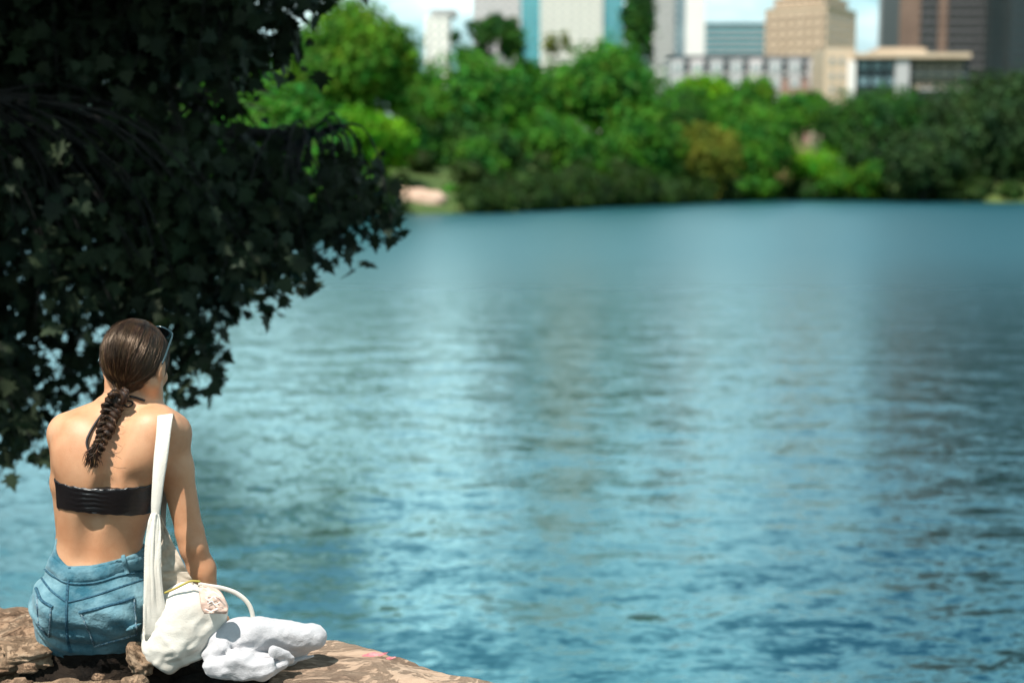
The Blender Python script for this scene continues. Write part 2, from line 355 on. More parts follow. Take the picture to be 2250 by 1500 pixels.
# water
def water_mat():
    m, nt, b = new_mat('lake_water'); L = nt.links.new
    b.inputs['Base Color'].default_value = (0.05, 0.27, 0.33, 1); b.inputs['Metallic'].default_value = 1.0; b.inputs['Roughness'].default_value = 0.07; b.inputs['IOR'].default_value = 2.1
    g = N(nt, 'ShaderNodeNewGeometry'); acc = None
    for sc, amp, st in ((4.0, 0.16, (0.4, 1, 1)), (11.0, 0.25, (0.4, 1, 1)), (28.0, 0.26, (0.5, 1, 1))):
        mp = N(nt, 'ShaderNodeMapping'); mp.inputs['Scale'].default_value = st; L(g.outputs['Position'], mp.inputs[0])
        n = N(nt, 'ShaderNodeTexNoise'); n.inputs['Scale'].default_value = sc; n.inputs['Detail'].default_value = 2; L(mp.outputs[0], n.inputs['Vector'])
        s = N(nt, 'ShaderNodeVectorMath', operation='SUBTRACT'); L(n.outputs['Color'], s.inputs[0]); s.inputs[1].default_value = (0.5, 0.5, 0.5)
        k = N(nt, 'ShaderNodeVectorMath', operation='MULTIPLY'); L(s.outputs[0], k.inputs[0]); k.inputs[1].default_value = (amp * 0.5, amp, 0)
        if acc is None: acc = k.outputs[0]
        else:
            a = N(nt, 'ShaderNodeVectorMath', operation='ADD'); L(acc, a.inputs[0]); L(k.outputs[0], a.inputs[1]); acc = a.outputs[0]
    # open water is wind-roughened, the sheltered strip by our bank is smoother
    sy = N(nt, 'ShaderNodeSeparateXYZ'); L(g.outputs['Position'], sy.inputs[0]); mr = N(nt, 'ShaderNodeMapRange', interpolation_type='SMOOTHSTEP')
    L(sy.outputs[1], mr.inputs[0]); mr.inputs[1].default_value = 6; mr.inputs[2].default_value = 60; mr.inputs[3].default_value = 0.17; mr.inputs[4].default_value = 0.34; L(mr.outputs[0], b.inputs['Roughness'])
    # wind patches calm and rough
    n = N(nt, 'ShaderNodeTexNoise'); n.inputs['Scale'].default_value = 0.09; n.inputs['Detail'].default_value = 3
    mp = N(nt, 'ShaderNodeMapping'); mp.inputs['Scale'].default_value = (0.35, 1, 1); L(g.outputs['Position'], mp.inputs[0]); L(mp.outputs[0], n.inputs['Vector'])
    sc = N(nt, 'ShaderNodeVectorMath', operation='SCALE'); L(acc, sc.inputs[0]); L(MATH(nt, 'MULTIPLY_ADD', n.outputs[0], 1.0, 0.6), sc.inputs['Scale'])
    a = N(nt, 'ShaderNodeVectorMath', operation='ADD'); L(g.outputs['Normal'], a.inputs[0]); L(sc.outputs[0], a.inputs[1])
    nn = N(nt, 'ShaderNodeVectorMath', operation='NORMALIZE'); L(a.outputs[0], nn.inputs[0]); L(nn.outputs[0], b.inputs['Normal'])
    return m
M['water'] = water_mat()
# ------------------------------------------------------------------ setting: water, ground, banks
def build_water():
    nr, nc = 760, 520
    r = 3.0 * np.exp(np.arange(nr) * math.log(330 / 3.0) / (nr - 1)); th = np.linspace(R(-68), R(68), nc)
    Rr, Th = np.meshgrid(r, th, indexing='ij'); X = Rr * np.sin(Th); Y = Rr * np.cos(Th) - 0.5; Z = np.zeros_like(X)
    step = Rr * (math.log(110) / (nr - 1)); g = np.random.default_rng(5); n = 120
    lam = np.exp(g.uniform(math.log(0.08), math.log(2.2), n))
    for l in lam:
        a = g.normal(0.15, 0.62); dx, dy = math.sin(a), -math.cos(a); k = 2 * math.pi / l
        wgt = np.clip((l / np.maximum(step, 1e-6) - 2.4) / 6, 0, 1)
        amp = (0.072 if l < .35 else .050 if l < .8 else .030) * math.sqrt(2 / n) / k
        Z += amp * wgt * np.sin(k * (X * dx + Y * dy) + g.uniform(0, 6.28) + 0.6 * np.sin(0.31 * X + g.uniform(0, 6)))
    i = np.arange(nr * nc).reshape(nr, nc)
    F = np.stack([i[:-1, :-1], i[:-1, 1:], i[1:, 1:], i[1:, :-1]], -1).reshape(-1, 4)[:, ::-1]
    obj('lake_water', mesh_np('lake_water', np.stack([X, Y, Z], -1).reshape(-1, 3), F, [M['water']]), kind='structure')
build_water()

near_sh = [(-30, 62), (-14.8, 40), (-9.4, 24), (-3.9, 9), (-3.3, 6.4), (-2.3, 4.7), (-1.4, 4.2), (-0.5, 4.05), (-0.1, 3.7), (0.3, 3.2), (1.2, 2.6), (3, 2.0), (8, 0.5), (30, -8)]
def near_ground():
    sx, sy = zip(*near_sh)
    xs = np.concatenate([np.linspace(-60, -5, 60), np.linspace(-4.9, 3, 170), np.linspace(3.3, 40, 40)])
    ys = np.concatenate([np.linspace(-60, 1.6, 40), np.linspace(1.7, 5.5, 120), np.linspace(5.7, 62, 130)])
    X, Y = np.meshgrid(xs, ys, indexing='ij')
    # signed distance to the shoreline, positive on land
    d = np.full(X.shape, 1e9)
    for (ax, ay), (bx, by) in zip(near_sh[:-1], near_sh[1:]):
        ux, uy = bx - ax, by - ay; L = ux * ux + uy * uy; t = np.clip(((X - ax) * ux + (Y - ay) * uy) / L, 0, 1)
        d = np.minimum(d, np.hypot(X - ax - t * ux, Y - ay - t * uy))
    land = Y < np.interp(X, sx, sy)
    d = np.where(land, d, -d)
    Z = np.interp(d, [-3, -0.25, -0.02, 0.15, 0.5, 4, 30], [-1.5, -1.0, 0.3, 1.05, 1.22, 1.38, 2.5])
    Z += 0.05 * fbm(X * 3, Y * 3, X * 0 + 2) * (d > -0.1) + 0.025 * fbm(X * 13, Y * 13, X * 0)
    i = np.arange(X.size).reshape(X.shape)
    F = np.stack([i[:-1, :-1], i[1:, :-1], i[1:, 1:], i[:-1, 1:]], -1).reshape(-1, 4)
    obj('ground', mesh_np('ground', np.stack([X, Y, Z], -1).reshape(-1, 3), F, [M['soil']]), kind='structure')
near_ground()

def far_ground():
    sh = [(-15, 41), (-26, 62), (-40, 84), (-30, 98), (-16, 108), (-8, 112), (-1, 117), (5, 131), (9, 141), (16, 152), (25, 172), (33, 184), (44, 180), (58, 168), (90, 160), (150, 130), (200, 60), (230, -30)]
    sh = smooth_path([(x, y, 0) for x, y in sh], 160)
    off = [-1.5, 0, 1, 4, 12, 28, 60, 140, 500, 3500]; zz = [-0.6, -0.02, 0.5, 1.5, 3.6, 6.0, 8.5, 10, 11, 11]
    V = []; c = np.array((15, 45))
    for p in sh:
        u = p[:2] - c; u /= np.linalg.norm(u)
        for o_, z in zip(off, zz):
            q = p[:2] + u * o_; V.append((q[0], q[1], z + 0.35 * float(vnoise(q[0] * .2, q[1] * .2, 0.5)) * (o_ > 0.5) + (0.0 if o_ > 0 else 0)))
    n = len(off); i = np.arange(len(V)).reshape(-1, n)
    F = np.stack([i[:-1, :-1], i[1:, :-1], i[1:, 1:], i[:-1, 1:]], -1).reshape(-1, 4)
    obj('far_bank', mesh_np('far_bank', V, F[:, ::-1], [M['grass']]), kind='structure')
far_ground()

# ------------------------------------------------------------------ buildings
def unit_window(w, h, frame, pane, mull=1, dp=0.18):
    m = MB(); t = 0.10 * min(w, h) + 0.04
    m.box((0, -dp / 2, 0), (w - 2 * t, dp * .4, h - 2 * t), 1)
    for s in (-1, 1):
        m.box((s * (w - t) / 2, -dp / 2, 0), (t, dp, h), 0); m.box((0, -dp / 2 - .01, s * (h - t) / 2), (w - 2 * t, dp, t), 0)
    if mull: m.box((0, -dp / 2 - .02, 0), (t * .6, dp * .9, h - 2 * t), 0)
    return mesh_np('window', np.concatenate(m.V), m.F, [frame, pane], False, m.M)
class Bld:
    def __init__(s, name, label, px_left, D, rz=0.0, cat='building', group=None):
        p = P(px_left, 392, D); s.root = empty(name, (p[0], p[1], 6.0), label, cat, group, rz); s.D = D; s.z0 = 6.0
    def z(s, py): return CAM_H + (392 - py) / FPX * s.D - s.z0
    def wpx(s, px): return px / FPX * s.D
    def box(s, name, x0, x1, y0, y1, z0, z1, mat, label=None):
        m = MB(); m.box(((x0 + x1) / 2, (y0 + y1) / 2, (z0 + z1) / 2), (x1 - x0, y1 - y0, z1 - z0)); return m.build(name, mat, s.root, False, label=label)
    def windows(s, face, xs, zs, w, h, frame, pane, off=0.0, zmax=None, name='window', mull=1, dp=0.18):
        """face 'f' = local y=off facing -y ; 'r' = local x=off facing +x. above zmax the windows are one mass"""
        me = unit_window(w, h, frame, pane, mull, dp); rest = MB(); cnt = 0
        for z in zs:
            for x in xs:
                loc = (x, off, z) if face == 'f' else (off, x, z); rz = 0 if face == 'f' else R(90)
                if (zmax is None or z < zmax) and cnt < 290:
                    o = obj(name, me, s.root, loc=loc); o.rotation_euler = (0, 0, rz); cnt += 1
                else:
                    if face == 'f': rest.box((x, off - .06, z), (w, .12, h))
                    else: rest.box((off + .06, x, z), (.12, w, h))
        if rest.V:
            o = rest.build(name + 's_above', pane, s.root, False); o['kind'] = 'stuff'
    def slabs(s, name, x0, x1, y0, y1, zs, t, mat, zmax=None):
        me = MB(); me.box((0, 0, 0), (x1 - x0, y1 - y0, t)); me = mesh_np(name, np.concatenate(me.V), me.F, [mat], False)
        rest = MB()
        for z in zs:
            if zmax is None or z < zmax: obj(name, me, s.root, loc=((x0 + x1) / 2, (y0 + y1) / 2, z))
            else: rest.box(((x0 + x1) / 2, (y0 + y1) / 2, z), (x1 - x0, y1 - y0, t))
        if rest.V:
            o = rest.build(name + '_above', mat, s.root, False); o['kind'] = 'stuff'
FL = 3.2
def floors(a, b, f=FL): return list(np.arange(a, b, f))
# white tower with teal glass flanks
b = Bld('condominium_tower', 'tall white tower with teal glass strips down both its sides', 1145, 620)
x1, x2, x3 = b.wpx(41), b.wpx(176), b.wpx(220); H = 172; zt = b.z(-15)
b.box('body', x1, x2, 0, 24, 0, H, M['bld_cream']); b.box('glass_wing', 0, x1 - .01, 1.5, 22, 0, H - 8, M['glass_teal']); b.box('glass_wing', x2 + .01, x3, 1.5, 22, 0, H - 8, M['glass_teal'])
fz = floors(1.6, H - 3)
b.windows('f', [x1 + (x2 - x1) * (k + .5) / 7 for k in range(7)], fz, 2.3, 1.7, M['bld_white'], M['pane_pale'], 0, zt)
b.slabs('floor_band', x1 - .3, x2 + .3, -.9, -0.01, [z - 1.25 for z in fz], .35, M['bld_white'], zt)
b.slabs('wing_band', 0.05, x1 - .35, 1.2, 1.49, [z - 1.2 for z in fz[:-4]], .5, M['glass_grey'], zt)
b.slabs('wing_band', x2 + .35, x3 - .05, 1.2, 1.49, [z - 1.2 for z in fz[:-4]], .5, M['glass_grey'], zt)
# pale ribbed tower
b = Bld('ribbed_tower', 'pale pinkish tower with vertical ribs behind the feathery treetop', 1040, 660)
W = b.wpx(103); b.box('body', 0, W, 0, 20, 0, 128, M['bld_pink']); zt = b.z(-15)
for k in range(6): b.box('rib', W * (k + .08) / 6, W * (k + .08) / 6 + .9, -.8, -.01, 0, 128, M['bld_white'])
b.windows('f', [W * (k + .62) / 6 for k in range(6)], floors(1.6, 126), 1.6, 1.7, M['bld_grey'], M['glass_grey'], 0, zt)
# thin white tower at the left
b = Bld('slim_tower', 'slim white tower with overhanging grey roof left of the ribbed tower', 936, 560)
W = b.wpx(54); zr = b.z(44)
b.box('body', 0, W, 0, 14, 0, zr, M['bld_white']); b.box('roof', b.wpx(12), b.wpx(68), -.5, 12, zr + .01, b.z(30), M['bld_grey'])
for k in range(3): b.box('rib', W * (k + .1) / 3, W * (k + .1) / 3 + 1.2, -.5, -.01, 0, zr - .3, M['bld_cream'])
b.windows('f', [W * (k + .65) / 3 for k in range(3)], floors(28, zr - 1), 1.5, 1.8, M['bld_grey'], M['glass_grey'], 0)
# banded balcony tower
b = Bld('balcony_tower', 'grey tower of stacked balconies with a blank white end wall', 1425, 600)
xa, xb, xc = b.wpx(52), b.wpx(76), b.wpx(118); zt = b.z(-15)
b.box('body', 0, xb, 1.2, 20, 0, 118, M['glass_grey']); b.box('end_wall', xb + .01, xc, -.5, 20, 0, 121, M['bld_white'])
fz = floors(1.5, 116); b.slabs('balcony', 0.2, xa, -.6, 1.19, fz, 1.3, M['bld_white'], zt); b.slabs('floor_band', xa + .05, xb - .02, .9, 1.19, fz, .5, M['bld_grey'], zt)
b.windows('f', [xa * (k + .5) / 4 for k in range(4)], [z + 1.6 for z in fz[:-1]], 1.9, 1.5, M['bld_grey'], M['glass_black'], 1.19, zt)
# low teal office
b = Bld('office_building', 'low teal glass office with pale floor bands left of the tan building', 1541, 800)
W = b.wpx(133); zr = b.z(64); b.box('body', 0, W, 0, 30, 0, zr, M['glass_teal'])
fz = floors(40, zr - 1); b.slabs('floor_band', -.2, W + .1, -.5, -.01, fz, 1.0, M['bld_grey']); b.box('parapet', -.2, W + .1, -.6, 29, zr + .01, zr + 1.2, M['roof_dark'])
b.windows('f', [W * (k + .5) / 12 for k in range(12)], [z + 1.6 for z in fz[:-1]], 2.2, 1.8, M['glass_grey'], M['glass_teal'], 0)
# tan stepped building, turned so that a corner faces the lake
phi = R(35); b = Bld('stepped_building', 'tan stepped office block with a corner facing the lake', 1675, 716, rz=-phi)
a_, b_ = b.wpx(115) / math.cos(phi), b.wpx(90) / math.sin(phi); zr = b.z(34)
def tier(i0, z0, z1, lab=None):
    b.box('tier', i0, a_ - i0, i0, b_ - i0, z0, z1, M['bld_tan']); b.box('cornice', i0 - .5, a_ - i0 + .5, i0 - .5, b_ - i0 + .5, z1 + .01, z1 + .9, M['bld_tan'])
tier(0, 0, zr); tier(3, zr + .92, zr + 5); tier(6, zr + 5.94, zr + 12); tier(8.5, zr + 12.94, zr + 20); tier(12, zr + 20.94, zr + 26)
fz = floors(zr - 33, zr - 1, 4.7)
b.windows('f', [a_ * (k + .5) / 7 for k in range(7)], fz, 2.7, 3.0, M['bld_tan'], M['pane_tan'], 0)
b.windows('r', [b_ * (k + .5) / 7 for k in range(7)], fz, 3.1, 3.0, M['bld_tan'], M['glass_grey'], a_)
for k in range(8): b.box('pilaster', a_ * k / 7 - .35 + (.36 if k == 0 else 0), a_ * k / 7 + (.35 if k < 7 else 0), -.5, -.01, 0, zr, M['bld_tan'])
for k in range(1, 8): b.box('pilaster', a_ + .01, a_ + .5, b_ * k / 7 - .35, b_ * k / 7 + .35, 0, zr, M['bld_tan'])
fz2 = [zr + 2.9]; b.windows('f', [3 + (a_ - 6) * (k + .5) / 7 for k in range(7)], fz2, 1.9, 2.0, M['bld_tan'], M['pane_tan'], 3)
b.windows('r', [3 + (b_ - 6) * (k + .5) / 7 for k in range(7)], fz2, 1.9, 2.0, M['bld_tan'], M['glass_grey'], a_ - 3)
# low apartment block
b = Bld('apartment_block', 'low grey apartment block with white bays over the bright treetops', 1470, 290)
W = b.wpx(338); zr = b.z(134); b.box('body', 0, W, 0, 14, 0, zr, M['bld_grey']); b.box('parapet', -.1, W, -.35, 14, zr + .01, zr + .5, M['roof_dark'])
nb = 8
for k in range(nb):
    x0 = W * k / nb; x1_ = x0 + W / nb * .66
    b.box('bay', x0 + .1, x1_, -.9, -.01, 0, zr - .3, M['bld_grey'] if k % 3 != 1 else M['bld_pink'])
    b.windows('f', [x0 + (x1_ - x0) * .3, x0 + (x1_ - x0) * .74], [zr - 1.9, zr - 5.0, zr - 8.1], 1.0, 1.7, M['bld_white'], M['glass_grey'], -.9)
    for j, zz_ in enumerate((zr - 1.9, zr - 5.0, zr - 8.1)):
        b.box('recess_shade', x1_ + .15, x0 + W / nb - .05, -.1, -.01, zz_ - 1.1, zz_ + 1.1, M['glass_black'])  # flat dark panel standing for the shade inside the balcony opening
        b.box('balcony', x1_ + .05, x0 + W / nb + .05, -.8, -.12, zz_ - 1.35, zz_ - 1.12, M['bld_brick'] if j else M['bld_white'])
b.box('brick_wall', W * .70, W * .9, -1.0, -.91, 0, zr - 4.2, M['bld_brick'])
# tan and dark riverside hotel
b = Bld('lakeside_hotel', 'low tan building with dark glass front beneath the brown tower', 1806, 270)
p = b.wpx
b.box('stair_tower', 0, p(62), 0, 12, 0, b.z(112), M['bld_tan']); b.box('glass_front', p(62) + .01, p(160), .8, 12, 0, b.z(134), M['glass_black'])
b.box('column', p(50), p(62) + .3, -.6, -.01, 0, b.z(140), M['bld_white']); b.box('column', p(152), p(182), -.6, 1.5, 0, b.z(138), M['bld_grey'])
b.box('body', p(160) + .01, p(318), 1.6, 12, 0, b.z(134), M['bld_dark']); b.box('roof_slab', p(62) + .01, p(312), -1.2, 12.5, b.z(134) + .01, b.z(124), M['bld_tan'])
b.box('roof_house', p(120), p(225), 2, 10, b.z(124) + .01, b.z(110), M['bld_tan'])
b.windows('f', [p(72) + p(88) * (k + .5) / 3 for k in range(3)], [b.z(150), b.z(182)], 2.2, 2.0, M['glass_deep'], M['glass_grey'], .8)
b.windows('f', [p(196) + p(110) * (k + .5) / 4 for k in range(4)], [b.z(152), b.z(184)], 1.7, 1.9, M['bld_tan'], M['glass_black'], 1.6)
b.windows('f', [p(16), p(36)], [b.z(140), b.z(172), b.z(200)], 1.0, 1.5, M['bld_tan'], M['glass_grey'], 0)
b.slabs('ledge', p(185), p(318), .9, 1.59, [b.z(168), b.z(200)], .35, M['bld_grey'])
# brown tower
b = Bld('brown_tower', 'brown high-rise with dark glass bays between masonry piers', 1966, 520)
p = b.wpx; H = 118; zt = b.z(-15)
b.box('body', 0, p(240), .6, 26, 0, H, M['bld_dark'])
for x0, x1_ in ((0, 44), (84, 102), (196, 214), (228, 240)): b.box('pier', p(x0), p(x1_), -.6, .59, 0, H + 2, M['bld_brown'])
fz = floors(1.5, H - 2)
for x0, x1_ in ((44, 84), (102, 196)):
    b.slabs('floor_band', p(x0) + .02, p(x1_) - .02, .3, .59, fz, .3, M['bld_grey'], zt)
    n = 3 if x1_ - x0 < 50 else 6
    b.windows('f', [p(x0) + p(x1_ - x0) * (k + .5) / n for k in range(n)], [z + 1.6 for z in fz[:-1]], 1.9, 2.1, M['bld_dark'], M['glass_black'], .59, zt)
# stepped white balconies left of the brown tower
b = Bld('white_balcony_tower', 'sliver of a white balcony tower left of the brown high-rise', 1941, 600)
p = b.wpx; b.box('body', 1, p(60), 1.5, 20, 0, 108, M['bld_grey']); b.slabs('balcony', 0, p(34), -.8, 1.49, floors(1.5, 106), .9, M['bld_white'], b.z(-15))
# dark glass tower at the right edge
b = Bld('dark_glass_tower', 'dark glass tower rising at the right edge', 2208, 470)
p = b.wpx; H = 120; zt = b.z(-15); b.box('body', 0, p(190), 0, 26, 0, H, M['glass_deep'])
b.slabs('floor_band', 0, p(190), -.3, -.01, floors(1.5, H), .3, M['bld_dark'], zt); b.windows('f', [p(190) * (k + .5) / 9 for k in range(9)], floors(3.1, H - 3), 2.4, 2.2, M['bld_dark'], M['glass_deep'], 0, zt)
#@@TREES@@
# ------------------------------------------------------------------ far bank trees
TREES_COUNT = 0
def leaf_cards(g, lobes, n, size, fill=(0.72, 1.06), up=0.25):
    """n small bent leaf clumps spread over the lobes (centre, radii)"""
    vol = np.array([r[0] * r[2] for c, r in lobes]); pick = g.choice(len(lobes), n, p=vol / vol.sum())
    C = np.array([c for c, r in lobes])[pick]; Rr = np.array([r for c, r in lobes])[pick]
    d = g.normal(size=(n, 3)); d[:, 2] += up; d /= np.linalg.norm(d, axis=1)[:, None]
    rad = g.uniform(fill[0], fill[1], n)[:, None] * (1 + 0.30 * vnoise(*(d.T * 2.1 + pick * 3.1)) + .16 * vnoise(*(d.T * 5.3 + pick * 1.7)))[:, None]
    c = C + d * Rr * rad
    nrm = d / Rr; nrm /= np.linalg.norm(nrm, axis=1)[:, None]; nrm = nrm + g.normal(0, 0.55, (n, 3)); nrm[:, 2] += 0.25; nrm /= np.linalg.norm(nrm, axis=1)[:, None]
    t = np.cross(nrm, g.normal(size=(n, 3))); t /= np.linalg.norm(t, axis=1)[:, None]; b = np.cross(nrm, t)
    s = size * g.uniform(0.55, 1.3, n)[:, None]
    V = np.stack([c - t * s * .5, c + b * s * .32 + nrm * s * .1, c + t * s * .5, c - b * s * .32 + nrm * s * .1], 1).reshape(-1, 3)
    return V, np.arange(4 * n).reshape(-1, 4)
def blob(c, r, g, sub=10):
    th = np.linspace(0, math.pi, sub); ph = np.linspace(0, 2 * math.pi, sub * 2, endpoint=False)
    T, H = np.meshgrid(th, ph, indexing='ij'); d = np.stack([np.sin(T) * np.cos(H), np.sin(T) * np.sin(H), np.cos(T)], -1).reshape(-1, 3)
    V = np.array(c) + d * np.array(r) * (1 + 0.25 * vnoise(*(d.T * 2 + c[0]))[:, None])
    i = np.arange(sub * sub * 2).reshape(sub, sub * 2); j = np.roll(i, -1, 1)
    return V, np.stack([i[:-1], i[1:], j[1:], j[:-1]], -1).reshape(-1, 4)
def bank_tree(label, px0, px1, pt, pb, D, mat, n=5000, size=0.55, nl=14, seed=0, cat='tree', name='tree', group=None, core=0.52, lobe=(0.20, 0.42), depth=0.8, trunk=True, fill=(0.62, 1.12), gz=None, shape=None):
    g = np.random.default_rng(seed + 11); c = (P((px0 + px1) / 2, (pt + pb) / 2, D)); rx = (px1 - px0) / 2 / FPX * D; rz = (pb - pt) / 2 / FPX * D; rx *= 1.2 if trunk else 1; c[2] -= rz * .10; rz *= 1.18; ry = rx * depth
    gz = gz if gz is not None else max(0.3, c[2] - rz - 3)
    root = empty(name, (c[0], c[1], gz), label, cat, group); base = np.array((c[0], c[1], gz))
    lobes = []
    for i in range(nl):
        d = g.normal(size=3); d[2] = abs(d[2]) * .9 if i % 3 else d[2]; d /= np.linalg.norm(d); f = g.uniform(*lobe)
        q = d * np.array((rx, ry, rz)) * (1 - f) * g.uniform(.7, 1.0)
        if shape == 'cone': q[0] *= 1 - .6 * (q[2] / rz * .5 + .5); q[1] *= 1 - .6 * (q[2] / rz * .5 + .5)
        m = (rx * ry * rz) ** (1 / 3) if shape != 'flat' else rx
        r = np.array((rx, ry, rz)) * f * .6 + m * f * .4
        if shape == 'flat': r = np.array((rx * .42, ry * .42, rz * .13))
        lobes.append((c - base + q, r * g.uniform(.85, 1.15)))
    if core:
        lobes.append((c - base, np.array((rx, ry, rz)) * .72))
    V, F = leaf_cards(g, lobes, n, size, fill)
    VV, FF = [V], [F]; k = len(V)
    if core:
        for cc, r in lobes:
            v, f = blob(cc, r * core, g, 8); VV.append(v); FF.append(f + k); k += len(v)
    obj('crown', mesh_np('crown', np.concatenate(VV), np.concatenate(FF), [M[mat]], False), root)
    if trunk:
        m = MB(); tr = max(.12, rx * .06); top = c - base + np.array((0, 0, rz * .3))
        m.tube(smooth_path([(0, 0, -.3), (tr, 0, top[2] * .35), (0, tr, top[2] * .7), top], 10), np.linspace(tr, tr * .35, 10), 7)
        for cc, r in lobes[:6]:
            s = np.array((0, 0, max(.3, cc[2] * .45))); m.tube(smooth_path([s, (s + cc) / 2 + np.array((0, 0, -.05 * rz)), cc], 6), np.linspace(tr * .5, tr * .12, 6), 5)
        m.build('trunk', M['bark'], root)
    return root
T = bank_tree; gbt = 'trees along the far bank'
T('tallest rounded lime green tree, left of the slim white tower', 600, 918, 2, 330, 128, 'leaf_lime', 15000, .62, 26, 1, group=gbt, gz=1.2)
T('bright green tree bulging low above the pale stone beach', 700, 905, 225, 400, 118, 'leaf_bright', 7000, .5, 16, 2, group=gbt, gz=.8)
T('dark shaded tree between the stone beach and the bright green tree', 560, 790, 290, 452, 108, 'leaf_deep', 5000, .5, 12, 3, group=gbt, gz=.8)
T('broad dark green tree below the slim white tower', 905, 1210, 122, 380, 150, 'leaf_mid', 12000, .65, 22, 4, group=gbt, gz=2)
T('feathery dark treetop in front of the ribbed tower', 985, 1150, 16, 180, 172, 'leaf_deep', 5200, .6, 26, 5, group=gbt, core=0, lobe=(.14, .30), fill=(.2, 1.1), gz=3)
T('wide rounded green tree in front of the white tower', 1170, 1480, 98, 330, 165, 'leaf_mid', 13000, .65, 24, 6, group=gbt, gz=3)
T('sparse light treetop before the foot of the white tower', 1180, 1265, 66, 150, 178, 'leaf_ochre', 500, .5, 9, 7, group=gbt, core=0, fill=(.2, 1.1), gz=5)
T('narrow dark conical tree between the white tower and the balcony tower', 1352, 1452, -60, 190, 185, 'leaf_deep', 5200, .6, 22, 8, group=gbt, core=.35, shape='cone', fill=(.4, 1.1), gz=4)
T('bright round treetop below the low grey apartment block', 1485, 1625, 152, 300, 196, 'leaf_bright', 6000, .6, 14, 9, group=gbt, gz=5)
T('smaller bright treetop right below the apartment block', 1600, 1720, 160, 300, 200, 'leaf_lime', 4500, .6, 12, 10, group=gbt, gz=5)
T('deep green low tree overhanging the water below the broad dark tree', 925, 1130, 250, 445, 132, 'leaf_deep', 8000, .55, 18, 11, group=gbt, gz=.6)
T('light green waterside tree right of the pale stone beach', 1000, 1110, 300, 446, 127, 'leaf_mid', 3600, .45, 12, 12, group=gbt, gz=.4)
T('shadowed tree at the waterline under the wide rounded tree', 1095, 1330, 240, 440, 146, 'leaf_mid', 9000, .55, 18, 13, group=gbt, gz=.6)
T('deep green waterside tree left of the ochre tree', 1290, 1500, 215, 436, 160, 'leaf_mid', 9000, .6, 18, 14, group=gbt, gz=.6)
T('ochre and olive tree leaning out over the waterline', 1465, 1625, 262, 438, 170, 'leaf_ochre', 6000, .5, 15, 15, group=gbt, gz=.6)
T('rounded dark green tree right of the ochre tree', 1560, 1752, 240, 436, 182, 'leaf_mid', 8500, .55, 18, 16, group=gbt, gz=1)
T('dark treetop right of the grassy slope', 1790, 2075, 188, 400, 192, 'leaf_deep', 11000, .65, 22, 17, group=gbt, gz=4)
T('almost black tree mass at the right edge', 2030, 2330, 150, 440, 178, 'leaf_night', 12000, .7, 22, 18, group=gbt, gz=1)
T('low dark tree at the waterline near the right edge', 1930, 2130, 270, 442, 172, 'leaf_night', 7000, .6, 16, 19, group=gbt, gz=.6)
T('hazy olive treetop between the apartment block and the grassy slope', 1680, 1830, 196, 300, 225, 'leaf_mid', 4200, .6, 12, 20, group=gbt, gz=7)
T('dark leafy tree between the bright treetops and the wide tree', 1440, 1570, 175, 330, 188, 'leaf_mid', 5200, .6, 14, 21, group=gbt, gz=4)
T('tree mass continuing beyond the left branches', 330, 640, 60, 440, 120, 'leaf_mid', 9000, .7, 18, 22, group=gbt, gz=1)
for i, (l, a0, a1, t, bb, D, mt, n) in enumerate([
    ('dark green tree in the notch left of the slim white tower', 860, 985, 138, 330, 158, 'leaf_mid', 5000),
    ('green treetop joining the wide tree and the bright treetops', 1100, 1215, 118, 300, 175, 'leaf_mid', 5000),
    ('deep green tree behind the lime tree, down by the bank', 760, 960, 250, 430, 130, 'leaf_mid', 8000),
    ('shaded tree behind the ochre tree', 1400, 1560, 200, 420, 176, 'leaf_deep', 7000),
    ('green tree filling the gap between the two bright treetops', 1560, 1690, 190, 340, 186, 'leaf_mid', 5000),
    ('shaded tree right of the climbing lime bush', 1850, 2010, 250, 430, 188, 'leaf_night', 6000)]):
    T(l, a0, a1, t, bb, D, mt, n, .58, 16, 60 + i, group=gbt, gz=2)
gbb = 'bushes on the far bank'
for i, (l, a0, a1, t, bb, D, mt, n) in enumerate([
    ('lime bush climbing the slope right of the rounded dark tree', 1700, 1880, 308, 430, 186, 'leaf_bright', 3800),
    ('yellow green bush at the waterline below the slope', 1790, 1905, 370, 437, 181, 'leaf_lime', 2600),
    ('pale green bush at the waterline, rightmost of the light ones', 1870, 1975, 345, 438, 178, 'leaf_lime', 2600),
    ('olive bush on top of the slope below the hotel', 1775, 1850, 225, 300, 198, 'leaf_lime', 1800),
    ('small light bush at the waterline below the wide tree', 1225, 1310, 385, 444, 143, 'leaf_mid', 1300),
    ('small bush beside the pale stone beach', 955, 1030, 405, 452, 120, 'leaf_lime', 1100),
    ('dark bush filling the waterline under the ochre tree', 1380, 1500, 370, 440, 158, 'leaf_deep', 2200),
    ('dark bush at the waterline in front of the rounded tree', 1600, 1720, 385, 438, 178, 'leaf_mid', 1600)]):
    T(l, a0, a1, t, bb, D, mt, n, .42, 9, 40 + i, 'bush', 'bush', gbb, trunk=False, gz=.5)
